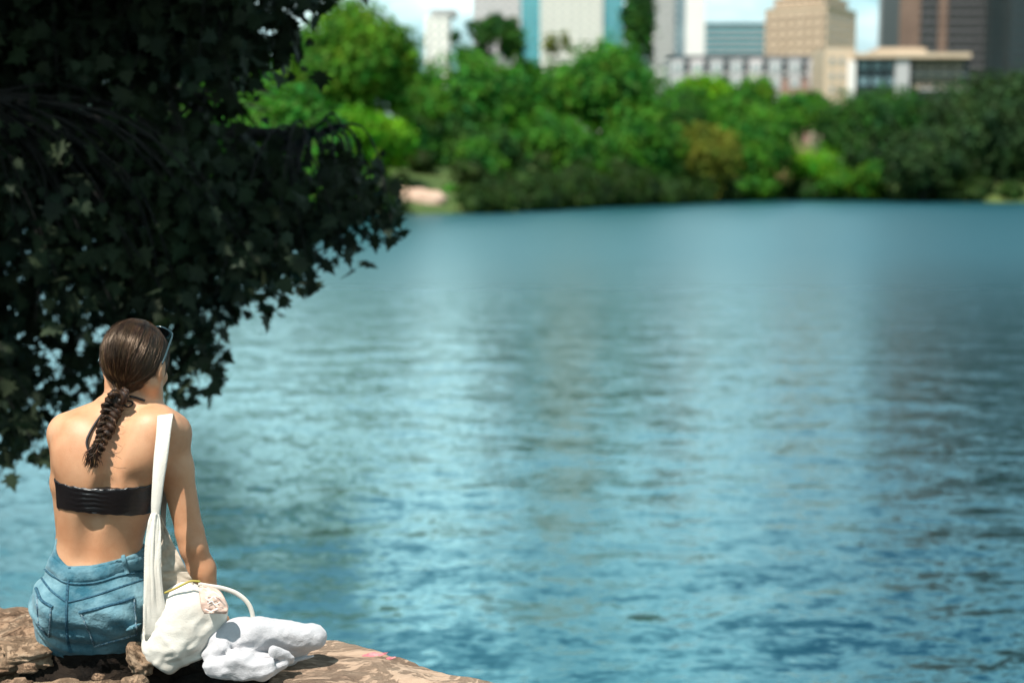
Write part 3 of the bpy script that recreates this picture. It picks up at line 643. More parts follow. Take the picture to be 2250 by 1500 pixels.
def undergrowth():
    g = np.random.default_rng(90); sh = smooth_path([(x, y, 0) for x, y in [(-40, 84), (-30, 98), (-16, 108), (-8, 112), (-1, 117), (5, 131), (9, 141), (16, 152), (25, 172), (33, 184), (44, 180), (58, 168), (90, 160)]], 400)
    c0 = np.array((15., 45., 0)); lob = []
    for i in range(620):
        p_ = sh[int(g.integers(0, 400))]; u = p_ - c0; u /= np.linalg.norm(u); o_ = g.choice([g.uniform(-.3, 3), g.uniform(2, 34)]); q = p_ + u * o_
        if -9.5 < p_[0] < -3.5 and o_ < 5: continue
        if 34 < q[0] < 46 and q[1] > 186: continue
        if -9.5 < p_[0] < -5: o_ = max(o_, 6)
        r = g.uniform(.8, 2.0); z = np.interp(o_, [0, 1, 4, 12, 28, 60], [0, .5, 1.5, 3.6, 6, 8.5]); lob.append((np.array((q[0], q[1], z + r * .45)), np.array((r * 1.15, r * 1.15, r))))
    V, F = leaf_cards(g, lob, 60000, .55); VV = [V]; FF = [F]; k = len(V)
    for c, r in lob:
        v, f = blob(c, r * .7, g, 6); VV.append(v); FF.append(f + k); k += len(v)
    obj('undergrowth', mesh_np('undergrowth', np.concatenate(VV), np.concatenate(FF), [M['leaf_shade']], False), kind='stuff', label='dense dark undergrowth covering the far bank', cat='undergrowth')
undergrowth()
# reddish dry grass slope between the trees
def slope():
    V = []; 
    for i in range(16):
        for j in range(16):
            u, v = i / 15, j / 15; x0 = P(1690 + 190 * u, 300, 194)[0]
            V.append((x0, 188 + 24 * v, 1.4 + 8.8 * v ** .8 * (1 - .35 * u) - 2.2 * (2 * u - 1) ** 4 + .25 * float(vnoise(u * 6, v * 6, .3))))
    i = np.arange(256).reshape(16, 16); F = np.stack([i[:-1, :-1], i[1:, :-1], i[1:, 1:], i[:-1, 1:]], -1).reshape(-1, 4)
    obj('grass_slope', mesh_np('grass_slope', V, F, [M['grass_red']]), kind='structure')
slope()
# ------------------------------------------------------------------ rocks
def rock_mesh(r, seed, rough=.22, flat=.8, res=40):
    g = np.random.default_rng(seed); o = g.uniform(0, 30, 3)
    th = np.linspace(0, math.pi, res // 2 + 2); ph = np.linspace(0, 2 * math.pi, res, endpoint=False)
    T_, H_ = np.meshgrid(th, ph, indexing='ij'); d = np.stack([np.sin(T_) * np.cos(H_), np.sin(T_) * np.sin(H_), np.cos(T_)], -1).reshape(-1, 3)
    k = 4.5; e = (np.abs(d) ** k).sum(1) ** (-1 / k); d2 = d * e[:, None]          # squarish
    n = fbm(*(d.T * 1.6 + o[:, None]), 5, .52); rg = 1 - np.abs(fbm(*(d.T * 3.1 + o[:, None] + 9), 4, .5)) * 1.2
    V = d2 * (flat + rough * n + .10 * rg)[:, None] * np.array(r)
    i = np.arange(len(V)).reshape(len(th), res); j = np.roll(i, -1, 1)
    return V, np.stack([i[:-1], i[1:], j[1:], j[:-1]], -1).reshape(-1, 4)
def rock(label, c, r, seed, mat='rock', rz=0, tilt=(0, 0), group='rocks of the ledge', res=44, rough=.2, mats=None):
    V, F = rock_mesh(r, seed, rough, res=res)
    o = obj('rock', mesh_np('rock', V, F, [M[mat]]), label=label, cat='rock', group=group, loc=c); o.rotation_euler = (tilt[0], tilt[1], rz); return o
rock('brown flat rock at the left edge under the seated woman', P(20, 1395, 4.0) - np.array((0.12, 0.02, .025)), (.32, .26, .085), 3, res=72)
rock('knobbly rock with a dark hollow left of the jeans', P(56, 1424, 3.74) - np.array((0, 0, .012)), (.085, .07, .034), 5, 'rock_pale', res=56, rough=.3)
rock('shaded seat rock carrying the seated woman', (-1.10, 3.94, 1.41), (.29, .28, .155), 8, 'rock_shade', res=90, rough=.1)
rock('dark shaded rock beneath the tote bag', (-.76, 3.78, 1.35), (.20, .17, .15), 9, 'rock_shade', res=70, rough=.1)
rock('small lit rock between the jeans and the tote bag', P(312, 1452, 3.66), (.036, .05, .045), 12, 'rock_pale', rz=.4, res=50, rough=.3)
rock('pale stone crest along the bottom edge below the jeans', P(150, 1512, 3.42) - np.array((0, 0, .035)), (.16, .07, .045), 14, 'rock_pale', res=64, rough=.3)
rock('pointed pebble at the bottom edge below the tote bag', P(295, 1500, 3.44) - np.array((0, 0, .01)), (.028, .03, .026), 16, 'rock_pale', res=36, rough=.3)
rock('low brown stone in the bottom left corner', P(10, 1510, 3.40) - np.array((0, 0, .02)), (.08, .07, .03), 19, 'rock', res=44, rough=.3)
for i, (px, py, y, s) in enumerate([(60, 1468, 3.55, .018), (215, 1486, 3.48, .012)]):
    rock(['small dull pebble in the soil', 'tiny pebble near the bottom crest', 'brown pebble below the jeans', 'small stone by the left edge', 'tiny brown pebble beside the pointed one'][i], P(px, py, y), (s * 1.5, s, s * .7), 30 + i, 'rock', res=20)
# the big tan ledge stone under the towel: outline drawn in plan, top gently domed, tapering to the right
def ledge():
    back = [(-.70, 3.9), (-.62, 3.98), (-.50, 3.95), (-.39, 3.93), (-.25, 3.82), (-.14, 3.75), (-.06, 3.70), (-.015, 3.66), (.02, 3.62), (.05, 3.5)]
    nx, ny = 110, 70; V = []
    bx, by = zip(*back)
    for i in range(nx):
        u = i / (nx - 1); x = -.70 + .75 * u; yb = float(np.interp(x, bx, by)); yf = 3.28 + .06 * math.sin(x * 7)
        for j in range(ny):
            v = j / (ny - 1); y = yf + (yb - yf) * v; e = min(1, v / .10, (1 - v) / .14); e = math.sqrt(max(0, 1 - (1 - e) ** 2))
            top = 1.505 - .03 * max(0, (x + .45)) / .45 - .045 * (1 - v) 
            top += .016 * float(fbm(x * 5, y * 11, .7)) + .010 * abs(float(fbm(x * 3.5 + 4, y * 16 + x * 6, 3.1)))
            z = 1.18 + (top - 1.18) * (e * min(1, (1 - u) / .04, u / .08) ** .5)
            V.append((x + .03 * (1 - e) * float(vnoise(y * 6, 1, 1)), y + (1 - e) * .03 * float(vnoise(x * 8, 2, 2)), z))
    i = np.arange(nx * ny).reshape(nx, ny); F = np.stack([i[:-1, :-1], i[1:, :-1], i[1:, 1:], i[:-1, 1:]], -1).reshape(-1, 4)
    edge = np.concatenate([i[:, 0], i[-1, 1:], i[::-1, -1][1:], i[0, ::-1][1:-1]])
    V = np.array(V); n0 = len(V); low = V[edge].copy(); low[:, 2] = .9; V = np.concatenate([V, low])
    k = len(edge); sk = np.array([(edge[a], n0 + a, n0 + (a + 1) % k, edge[(a + 1) % k]) for a in range(k)])
    me = mesh_np('ledge_stone', V, np.concatenate([F, sk]), [M['rock_ledge']]); c = np.array((-.45, 3.7, 1.2))
    for v in me.vertices: v.co = v.co - Vector(c)
    o = obj('ledge_stone', me, label='long tan ledge stone under the white towel, tapering to the right', cat='rock', loc=c)
    bvh = BVHTree.FromPolygons([Vector(p) for p in V], [tuple(map(int, f)) for f in np.concatenate([F, sk])])
    # the red paint mark, a thin flake of paint lying on the stone
    m = MB()
    for k, (pa, pb_, w_) in enumerate([((795, 1440), (858, 1432), 5), ((848, 1446), (870, 1443), 3)]):
        ns = 14; V2 = []
        for a in range(ns):
            t = a / (ns - 1); px = pa[0] + (pb_[0] - pa[0]) * t; py = pa[1] + (pb_[1] - pa[1]) * t; hw = w_ * math.sin(math.pi * (t * .9 + .05)) * (1 + .3 * float(vnoise(a * .9, k, 0)))
            for s in (-1, 0, 1):
                d = Vector(P(px, py + s * hw, 3.7)) - Vector((0, 0, CAM_H)); h = bvh.ray_cast(Vector((0, 0, CAM_H)), d.normalized())
                q = h[0] if h[0] else Vector(P(px, py, 3.88)); V2.append(np.array(q + Vector((0, 0, .0015 if s == 0 else .0005))) - c)
        m.add(V2, [(a * 3 + s, a * 3 + s + 1, (a + 1) * 3 + s + 1, (a + 1) * 3 + s) for a in range(ns - 1) for s in (0, 1)])
    m.build('paint_mark', M['paint_red'], o)
    return bvh
ledge_bvh = ledge()
# stone beach on the far bank
def beach():
    g = np.random.default_rng(21)
    V, F = rock_mesh((2.9, 1.6, .9), 77, .15, res=40); p = P(893, 446, 116); p[2] = .35
    obj('rock', mesh_np('rock', V, F, [M['far_stone']]), label='largest pale boulder of the little stone beach on the far bank', cat='rock', group='pale rocks on the far bank', loc=p)
    for k, (px, py, s, lab) in enumerate([(838, 448, .8, 'leftmost pale rock of the far stone beach'), (862, 442, .9, 'second pale rock from the left on the far beach'), (930, 440, 1.1, 'pale rock at the right of the far stone beach'), (912, 428, .8, 'upper pale rock behind the far beach boulder'), (880, 430, .7, 'smaller rock above the middle of the far beach')]):
        V, F = rock_mesh((s * 1.7, s, s * 1.0), 80 + k, .2, res=24); q = P(px, py, 114 + k * .6); q[2] = .3 + .15 * k + (448 - py) / FPX * 110 * .7
        obj('rock', mesh_np('rock', V, F, [M['far_stone']]), label=lab, cat='rock', group='pale rocks on the far bank', loc=q)
beach()
#@@NEARTREE@@
# ------------------------------------------------------------------ the seated woman
Y0 = 3.70; SC = FPX / Y0
def Q(px, py, dy=0.0): return P(px, py, Y0 + dy)
def pxm(n): return n / SC                              # pixels to metres at her distance
woman = empty('person', (Q(205, 1400)[0], 3.84, 1.5), 'woman seated with her back turned, in black bandeau top and blue jeans', 'person')
W0 = np.array(woman.location)
tz = [885, 905, 930, 960, 1000, 1060, 1110, 1150, 1190, 1225, 1260, 1310, 1360, 1400, 1430, 1452]
tc_ = [290, 270, 256, 249, 243, 238, 234, 225, 218, 212, 206, 205, 206, 208, 210, 211]
th_ = [52, 80, 104, 116, 117, 110, 106, 101, 96, 99, 108, 119, 121, 113, 94, 66]
ty_ = [.075, .06, .045, .035, .03, .035, .045, .055, .06, .065, .07, .08, .09, .10, .115, .13]
tb_ = [.045, .055, .072, .085, .095, .098, .092, .085, .08, .084, .094, .116, .115, .10, .085, .06]
Zs = [Q(0, p, .05)[2] for p in tz]
def torso(F, k=.03, grow=0.0, i0=0, i1=None):
    s = slice(i0, i1)
    F.loft(Zs[s], [Q(c, 1100, t)[0] for c, t in zip(tc_, ty_)][s], [Y0 + t for t in ty_][s], [pxm(h) for h in th_][s], tb_[s], k, 2.35, grow)
yaw = R(-13)      # head turned to her right
Hc = Q(299, 793, .075)
Hm = Matrix.Rotation(yaw, 3, 'Z') @ Matrix.Rotation(R(-20), 3, 'X')     # columns: right, forward, up of the head
Hm_np = np.array(Hm)
def HP(x, y, z): return Hc + Hm_np @ np.array((x, y, z))
lo, hi = (-1.40, 3.42, .98), (-.66, 4.60, 2.56)
F = Field(lo, hi, .0046)
torso(F)
# shoulders and upper back
F.cone(Q(272, 890, .07), Q(150, 944, .06), .036, .046, .04); F.cone(Q(318, 893, .07), Q(376, 948, .05), .034, .050, .035)
F.cone(Q(285, 845, .085), Q(280, 915, .06), .049, .056, .04)                                     # neck
F.cone(Q(296, 1060, -.068), Q(348, 1010, -.058), .015, .014, .035, 'sub'); F.ell(Q(180, 985, -.004), (.066, .045, .082), None, .05); F.ell(Q(322, 975, -.017), (.056, .045, .082), None, .045)  # shoulder blades
F.ell(Q(352, 940, .01), (.05, .045, .05), None, .04)
# left arm
F.cone(Q(147, 957, .07), Q(146, 1060, .12), .046, .040, .03); F.cone(Q(146, 1060, .12), Q(152, 1195, .17), .040, .032, .02)
eL = Q(152, 1195, .17); wL = Q(190, 1290, .38); F.cone(eL, wL, .034, .023, .02)
# right arm
F.cone(Q(374, 958, .06), Q(386, 1030, .06), .049, .045, .03); F.cone(Q(386, 1030, .06), Q(417, 1170, .06), .045, .036, .02)
eR = Q(425, 1203, .06); F.cone(Q(417, 1170, .06), eR, .036, .034, .015); F.ell(Q(430, 1203, .034), (.016, .014, .02), None, .02)
mR = Q(443, 1250, .07); F.cone(eR, mR, .034, .035, .02); wR = Q(464, 1318, .08); F.cone(mR, wR, .035, .023, .02)
# waist, spine
for a, b, r in (((252, 955, -.058), (232, 1070, -.070), .014), ((232, 1070, -.062), (205, 1130, -.040), .012), ((205, 1130, -.042), (178, 1232, -.037), .016)): F.cone(Q(*a), Q(*b), r, r, .035, 'sub')
# head
F.ell(Hc + Hm_np @ np.array((0, -.005, .012)), (.076, .096, .090), Hm_np, .02)
F.ell(HP(0, .045, -.055), (.056, .050, .066), Hm_np, .03); F.ell(HP(0, .075, -.100), (.026, .022, .020), Hm_np, .03)   # face, chin
for s in (-1, 1):
    F.cone(HP(s * .056, .0, -.06), HP(s * .02, .07, -.098), .022, .018, .03)                     # jaw
    F.ell(HP(s * .038, .072, -.028), (.022, .016, .018), Hm_np, .02)                              # cheek
    F.ell(HP(s * .031, .099, .006), (.015, .012, .010), Hm_np, .012, 'sub')                       # eye sockets
    F.ell(HP(s * .079, -.004, -.022), (.009, .020, .031), Hm_np, .006); F.ell(HP(s * .087, .0, -.018), (.004, .010, .018), Hm_np, .005, 'sub')
F.cone(HP(0, .096, .008), HP(0, .112, -.026), .007, .012, .012); F.ell(HP(0, .098, -.056), (.024, .008, .0065), Hm_np, .008)
# legs: thighs forward over the ledge, shins down
hipL, hipR = Q(160, 1375, .12), Q(255, 1375, .12)
kL = np.array((hipL[0] - .02, 4.34, 1.62)); kR = np.array((hipR[0] + .04, 4.33, 1.58))
aL = np.array((kL[0] + .02, 4.42, 1.25)); aR = np.array((kR[0] + .0, 4.40, 1.22))
for h, k, a in ((hipL, kL, aL), (hipR, kR, aR)):
    F.cone(h, k, .085, .057, .03); F.cone(k, a, .055, .034, .02); F.ell((k + a) / 2 + np.array((0, -.02, .06)), (.045, .05, .09), None, .03)
    F.cone(a, a + np.array((0, .13, -.09)), .034, .022, .02); F.ell(a + np.array((0, -.01, -.07)), (.03, .035, .03), None, .02)
    for t in range(5): F.cone(a + np.array(((t - 2) * .016, .11, -.095)), a + np.array(((t - 2) * .018, .155 - abs(t - 1) * .006, -.115)), .011, .009 , .004)
# hands
def hand(w, direction, down, r=1.0):
    d = np.array(direction, float); d /= np.linalg.norm(d); n = np.array(down, float); n -= d * (n @ d); n /= np.linalg.norm(n); s = np.cross(d, n)
    F.ell(w + d * .045, (.040, .040, .040), None, .01) if False else None
    pc = w + d * .045
    for q in (-1, -.33, .33, 1): F.cone(w + s * q * .012, w + d * .082 + s * q * .029, .016, .0115, .015)
    for q, L in ((-1, .062), (-.33, .075), (.33, .080), (1, .070)):
        a = w + d * .086 + s * q * .029; b = a + (d * .93 + n * .30) * L * .45 + s * q * .006; c = b + (d * .75 + n * .62) * L * .33; e = c + (d * .5 + n * .8) * L * .24
        F.cone(a, b, .0098, .0090, .003); F.cone(b, c, .0090, .0082, .003); F.cone(c, e, .0082, .0070, .003)
    a = w + d * .02 + s * .020; b = a + d * .03 + s * .028 + n * .012; c = b + d * .030 + s * .006 + n * .010
    F.cone(a, b, .014, .0105, .01); F.cone(b, c, .0105, .0085, .004)
hand(wR, (-.22, .12, -.95), (.1, .95, .1)); hand(wL, (.25, 1, -.12), (0, -.1, -1))
V, Qd = F.mesh(); V = relax(V, Qd, 3, .5)
body_V, body_Q = V, Qd
obj('body', mesh_np('body', V - W0, Qd, [M['skin']]), woman)
body_bvh = BVHTree.FromPolygons([Vector(v) for v in V], [tuple(map(int, q)) for q in Qd])
m = MB()
for s in (-1, 1):
    pass
def ball(m, c, r, mi=0, sub=10):
    v, f = blob(c, (r, r, r), rng, sub); d = v - np.array(c); d = d / np.linalg.norm(d, axis=1)[:, None] * r; m.add(np.array(c) + d, f, mi)
for s in (-1, 1): ball(m, HP(s * .031, .086, .006) - W0, .0105, 0); ball(m, HP(s * .031, .0935, .005) - W0, .0048, 1, 8)
m.build('eyes', [M['eye'], M['iris']], woman)
m = MB(); m.tube(smooth_path([HP(-.022, .098, -.058), HP(-.01, .108, -.0535), HP(0, .1085, -.055), HP(.01, .108, -.0535), HP(.022, .098, -.058)], 12) - W0, np.array([.002] + [.0045] * 10 + [.002]), 8); m.build('lips', M['lip'], woman)

# bandeau top: the torso grown by a few millimetres between two hem curves
B = Field((-1.30, 3.45, 1.80), (-.85, 3.95, 2.12), .0030)
B.loft(Zs, [Q(c, 1100, t)[0] for c, t in zip(tc_, ty_)], [Y0 + t for t in ty_], [pxm(h) for h in th_], tb_, .03, 2.35, .0035)
B.ell(Q(180, 985, .0), (.0735, .0485, .0855), None, .05); B.ell(Q(318, 975, -.012), (.0655, .0485, .0855), None, .045)
xs = [Q(p, 1100)[0] for p in (120, 160, 215, 265, 335)]
ztop = [Q(0, p, -.05)[2] for p in (1058, 1064, 1070, 1071, 1071)]; zbot = [Q(0, p, -.04)[2] for p in (1123, 1122, 1126, 1131, 1141)]
def bd(x, y, z):
    top = np.interp(x, xs, ztop) + .0009 * np.sin(x * 230) * (x < 9); bot = np.interp(x, xs, zbot) + .0009 * np.sin(x * 190 + 1)
    xc = Q(216, 1100)[0]; pleat = .0016 * np.sin((z - bot) * 480 + 2.5 * vnoise(x * 30, z * 20, z * 0)) * (np.exp(-((x - xc) / .028) ** 2) + .10) * (y < Y0 + .05)
    return top, bot, pleat
G = np.meshgrid(*B.ax, indexing='ij', sparse=True)
top, bot, pleat = bd(G[0], G[1], G[2]); B.F = (B.F + pleat).astype(np.float32); B.F = np.maximum(B.F, np.maximum(G[2] - top, bot - G[2]).astype(np.float32))
V, Qd = B.mesh(); V = relax(V, Qd, 1, .4); bt = obj('bandeau_top', mesh_np('bandeau_top', V - W0, Qd, [M['black_satin']]), woman)

# jeans
J = Field((-1.38, 3.44, 1.10), (-.70, 4.50, 1.98), .0046)
J.loft(Zs[7:], [Q(c, 1100, t)[0] for c, t in zip(tc_, ty_)][7:], [Y0 + t for t in ty_][7:], [pxm(h) for h in th_][7:], tb_[7:], .03, 2.4, .009)
for h, k, a in ((hipL, kL, aL), (hipR, kR, aR)):
    J.cone(h, k, .097, .070, .04); J.cone(k, a + np.array((0, 0, .03)), .068, .056, .03)
for c in ((148, 1345), (268, 1345)): J.ell(Q(c[0], c[1] - 18, .035), (.085, .085, .062), None, .06)       # seat fullness
J.cone(Q(207, 1385, -.06), Q(205, 1450, .0), .004, .008, .03, 'sub')
J.cone(Q(345, 1362, -.045), Q(268, 1398, -.075), .004, .003, .014, 'sub'); J.cone(Q(345, 1350, -.05), Q(275, 1386, -.085), .006, .004, .012)
J.cone(Q(330, 1330, -.06), Q(290, 1345, -.085), .003, .002, .012, 'sub')
wx = [Q(p, 1200)[0] for p in (95, 106, 125, 150, 200, 260, 320, 345)]; wz = [Q(0, p, .0)[2] for p in (1190, 1194, 1222, 1240, 1238, 1226, 1214, 1210)]
G = np.meshgrid(*J.ax, indexing='ij', sparse=True)
wz_ = np.interp(G[0], wx, wz) + .12 * np.clip(G[1] - 3.74, 0, .12) * (1 + 0 * G[2])
fold = .0055 * np.sin((G[2] * 1.0 + (G[0] + 1.0) * .55) * 95 + 3 * vnoise(G[0] * 9, G[1] * 9, G[2] * 9)) * np.clip(vnoise(G[0] * 6 + 3, G[1] * 6, G[2] * 7) + .45, 0, 1) + .003 * vnoise(G[0] * 26, G[1] * 26, G[2] * 38)
J.F = (J.F + fold).astype(np.float32); J.F = np.maximum(J.F, (G[2] - wz_).astype(np.float32))
# hollow at the back of the waistband where the cloth stands off the skin
J.cone(Q(112, 1190, .02), Q(150, 1222, -.01), .012, .014, .006, 'sub')
V, Qd = J.mesh(); V = relax(V, Qd, 2, .5); jeans = obj('jeans', mesh_np('jeans', V - W0, Qd, [M['denim']]), woman)
jeans_bvh = BVHTree.FromPolygons([Vector(v) for v in V], [tuple(map(int, q)) for q in Qd])
EYE = Vector((0, 0, CAM_H))
def hit(bvh, px, py, lift=.001, y=Y0):
    d = (Vector(P(px, py, y)) - EYE).normalized(); h = bvh.ray_cast(EYE, d)
    if h[0] is None: return None, None
    return np.array(h[0] + h[1] * lift), np.array(h[1])
def strip(bvh, pts, width, lift=.0016, n=30, crown=.001):
    """a sewn strip following the cloth: centre line given as photo positions, width in metres"""
    C = smooth_path([(a, b, 0) for a, b in pts], n); res = [(hit(bvh, c[0], c[1], 0)) for c in C]; res = [r for r in res if r[0] is not None]
    c = np.array([r[0] for r in res]); nn = np.array([r[1] for r in res]); t = np.gradient(c, axis=0); t /= np.linalg.norm(t, axis=1)[:, None] + 1e-9
    s = np.cross(nn, t); s /= np.linalg.norm(s, axis=1)[:, None] + 1e-9
    cols = []
    for u, l in ((-1, -.001), (-.85, lift), (-.3, lift + crown), (.3, lift + crown), (.85, lift), (1, -.001)): cols.append(c + s * u * width / 2 + nn * l)
    V = np.stack(cols, 1).reshape(-1, 3) - W0; k = len(cols)
    return V, [(i * k + j, i * k + j + 1, (i + 1) * k + j + 1, (i + 1) * k + j) for i in range(len(c) - 1) for j in range(k - 1)]
def sew(name, pts, width, mat, **kw):
    V, F = strip(jeans_bvh, pts, width, **kw); return obj(name, mesh_np(name, V, F, [mat]), jeans)
sew('waistband', [(97, 1225), (122, 1247), (148, 1262), (200, 1262), (260, 1248), (322, 1234)], .036, M['denim'], lift=.003, n=50)
sew('seam', [(92, 1243), (118, 1265), (150, 1281), (205, 1280), (262, 1266), (322, 1252)], .003, M['denim_dark'], lift=.004, n=50)
sew('seam', [(86, 1262), (112, 1296), (146, 1322)], .006, M['denim_dark']); sew('seam', [(150, 1322), (200, 1310), (255, 1292), (322, 1270)], .006, M['denim_dark'])
sew('seam', [(153, 1246), (148, 1300), (146, 1350), (148, 1400), (156, 1432)], .008, M['denim_dark'])
sew('belt_loop', [(271, 1222), (274, 1240), (279, 1262)], .012, M['denim'], lift=.007, n=12)
def pocket(poly, top):
    """a patch pocket: an inset grid of points on the cloth, plus its stitched top hem"""
    a, b, c, d = [np.array(p, float) for p in poly]; n = 14; V = []; 
    for i in range(n + 1):
        for j in range(n + 1):
            u, v = i / n, j / n; q = (a * (1 - u) + b * u) * (1 - v) + (d * (1 - u) + c * u) * v
            h, nn = hit(jeans_bvh, q[0], q[1], .0028 if 0 < i < n and 0 < j < n else .0002)
            V.append(h - W0 if h is not None else (V[-1] if V else np.zeros(3)))
    F = [(i * (n + 1) + j, (i + 1) * (n + 1) + j, (i + 1) * (n + 1) + j + 1, i * (n + 1) + j + 1) for i in range(n) for j in range(n)]
    obj('back_pocket', mesh_np('back_pocket', V, F, [M['denim']]), jeans)
    sew('pocket_hem', top, .008, M['denim_dark'], lift=.005)
    sew('seam', [poly[0], ((poly[0][0] + poly[3][0]) / 2, (poly[0][1] + poly[3][1]) / 2), poly[3]], .004, M['thread'], lift=.004)
    sew('seam', [poly[1], ((poly[1][0] + poly[2][0]) / 2, (poly[1][1] + poly[2][1]) / 2), poly[2]], .004, M['thread'], lift=.004)
    sew('seam', [poly[3], poly[2]], .004, M['thread'], lift=.004)
pocket([(178, 1345), (294, 1312), (300, 1392), (208, 1418)], [(174, 1345), (230, 1332), (294, 1312)])
pocket([(82, 1300), (113, 1332), (108, 1398), (86, 1372)], [(80, 1292), (92, 1318), (116, 1333)])

# hair: cap, swept strands gathered at the nape
gather = Q(266, 860, .010)
hr = np.array((.080, .102, .097)); hc0 = np.array((0, -.006, .014))
eh = Hm_np.T @ (gather - Hc) - hc0; e_dir = eh / hr; e_dir /= np.linalg.norm(e_dir)
m = MB(); th = np.linspace(0, math.pi, 30); ph = np.linspace(0, 2 * math.pi, 48, endpoint=False)
T_, H_ = np.meshgrid(th, ph, indexing='ij'); d = np.stack([np.sin(T_) * np.cos(H_), np.sin(T_) * np.sin(H_), np.cos(T_)], -1)
keep = lambda d: (d[..., 1] < .52 + 0 * d[..., 2]) & ~((d[..., 2] < -.15) & (d[..., 1] > -.02 )) & (d[..., 2] > -.82) | (d[..., 2] > .62)
i = np.arange(30 * 48).reshape(30, 48); j = np.roll(i, -1, 1); F_ = np.stack([i[:-1], i[1:], j[1:], j[:-1]], -1).reshape(-1, 4); dk = keep(d.reshape(-1, 3))
F_ = F_[dk[F_].all(1)]; Vc = np.array([HP(*(hc0 + q * hr * .965)) for q in d.reshape(-1, 3)]) - W0
m.add(Vc, F_)
def strand_path(s, lift, spread, n=14):
    s = s / np.linalg.norm(s); e = e_dir + spread; e /= np.linalg.norm(e); om = math.acos(np.clip(s @ e, -1, 1)); out = []
    for t in np.linspace(0, 1, n):
        q = (math.sin((1 - t) * om) * s + math.sin(t * om) * e) / (math.sin(om) + 1e-6)
        out.append(HP(*(hc0 + q * hr * (1.0 + lift * math.sin(math.pi * min(1, t * 1.1)) + .02 * t))))
    out = np.array(out); w_ = np.clip((np.linspace(0, 1, n) - .72) / .28, 0, 1)[:, None] ** 1.6
    tgt = gather + (Hm_np @ (spread * hr)) * .45
    return out * (1 - w_) + tgt * w_
g = np.random.default_rng(4); mi = 0; cnt = 0
while cnt < 5200:
    s = g.normal(size=3); s /= np.linalg.norm(s)
    if not keep(s[None])[0] and not (s[1] > .3 and s[2] > .25): continue
    if s @ e_dir > .93: continue
    an = math.atan2(s[0], s[2] + .3); p = strand_path(s, .018 + .022 * float(vnoise(an * 5, s[1] * 2, 1)) + g.uniform(0, .012) + (g.random() < .02) * .04, g.normal(0, .10, 3))
    r = g.uniform(.00045, .0010); m.tube(p - W0, np.interp(np.linspace(0, 1, len(p)), [0, .15, .8, 1], [r * .3, r, r, r * .7]), 4, 1 if (g.random() < (.45 if s[2] < -.1 else .12) and s[2] < .35) else 0, cap=False); cnt += 1
for q in range(130):   # flyaways
    s = g.normal(size=3); s[2] = abs(s[2]) * .8; s /= np.linalg.norm(s)
    if s[1] > .5 or s @ e_dir > .8: continue
    p = strand_path(s, g.uniform(.05, .11), g.normal(0, .25, 3))[:10]; m.tube(p - W0, .00035, 3, 0, cap=False)
hair = m.build('hair', [M['hair'], M['hair_light']], woman)
# braid
bc = smooth_path([Q(266, 860, .004), Q(256, 880, -.045), Q(246, 912, -.068), Q(232, 945, -.078), Q(220, 975, -.080), Q(208, 1000, -.080)], 90)
for i_ in range(18, 90):
    d_ = (Vector(bc[i_]) - EYE).normalized(); h_ = body_bvh.ray_cast(EYE, d_)
    if h_[0] is not None: bc[i_] = bc[i_] * .15 + np.array(h_[0] + h_[1] * .012) * .85
bc[14:] = np.array([bc[max(14, i_ - 4):i_ + 5].mean(0) for i_ in range(14, 90)]); dy_ = bc[-1][1]
t = np.linspace(0, 1, 90); tn = np.gradient(bc, axis=0); tn /= np.linalg.norm(tn, axis=1)[:, None]; side = np.cross(tn, (0, 1.0, 0)); side /= np.linalg.norm(side, axis=1)[:, None]; outw = np.cross(side, tn); outw *= np.sign(-outw[:, 1:2])
wd = np.interp(t, [0, .15, .45, .8, 1], [.013, .020, .018, .013, .009]) * (1 + .12 * np.sin(t * 23)); braid = None
for k in range(3):
    phs = 2 * math.pi * (t * 4.2 + k / 3 + .07 * np.sin(t * 17 + k * 2)); off = side * (wd * np.sin(phs))[:, None] + outw * (wd * .5 * np.sin(2 * phs))[:, None]; m = MB(); c = bc + off
    m.tube(c - W0, wd * .37 * (1 + .14 * np.sin(t * 31 + k)), 7, 0)
    for q in range(46):
        a = g.uniform(0, 6.28); rr = g.uniform(.8, 1.12); tw = g.uniform(-2, 2)
        pth = c + side * (wd * .42 * rr * np.cos(a + tw * t))[:, None] + outw * (wd * .42 * rr * np.sin(a + tw * t))[:, None] + g.normal(0, .0007, (90, 3))
        m.tube((pth - W0)[::2], g.uniform(.0006, .0013), 4, 1 if g.random() < .25 else 0, cap=False)
    if braid is None: braid = m.build('braid', [M['braid_hair'], M['hair_light']], woman)
    else: m.build('braid_strand', [M['braid_hair'], M['hair_light']], braid)
m = MB()
for q in range(170):
    a = Q(213 + g.normal(0, 3.5), 985 + g.uniform(-14, 10), dy_ - Y0 + g.normal(0, .004)); e = Q(203 + g.normal(0, 8), 1014 + g.uniform(-14, 16), dy_ - Y0 - .002 + g.normal(0, .005))
    m.tube(smooth_path([a, (a + e) / 2 + np.array((g.normal(0, .003) - .004, -.004, .004)), e], 7) - W0, np.array([.0012, .0014, .0014, .0013, .001, .0007, .0003]), 4, 1 if g.random() < .3 else 0, cap=False)
m.build('braid_tail', [M['braid_hair'], M['hair_light']], braid)
m = MB()
for q in range(60):   # stray hairs
    a = bc[g.integers(5, 80)]; v = g.normal(0, 1, 3) * np.array((.014, .006, .012)); m.tube(smooth_path([a, a + v + np.array((0, -.008, 0)), a + v * 1.7 + np.array((0, 0, -.008))], 7) - W0, .0004, 3, 0, cap=False)
m.build('stray_hair', [M['hair']], braid)
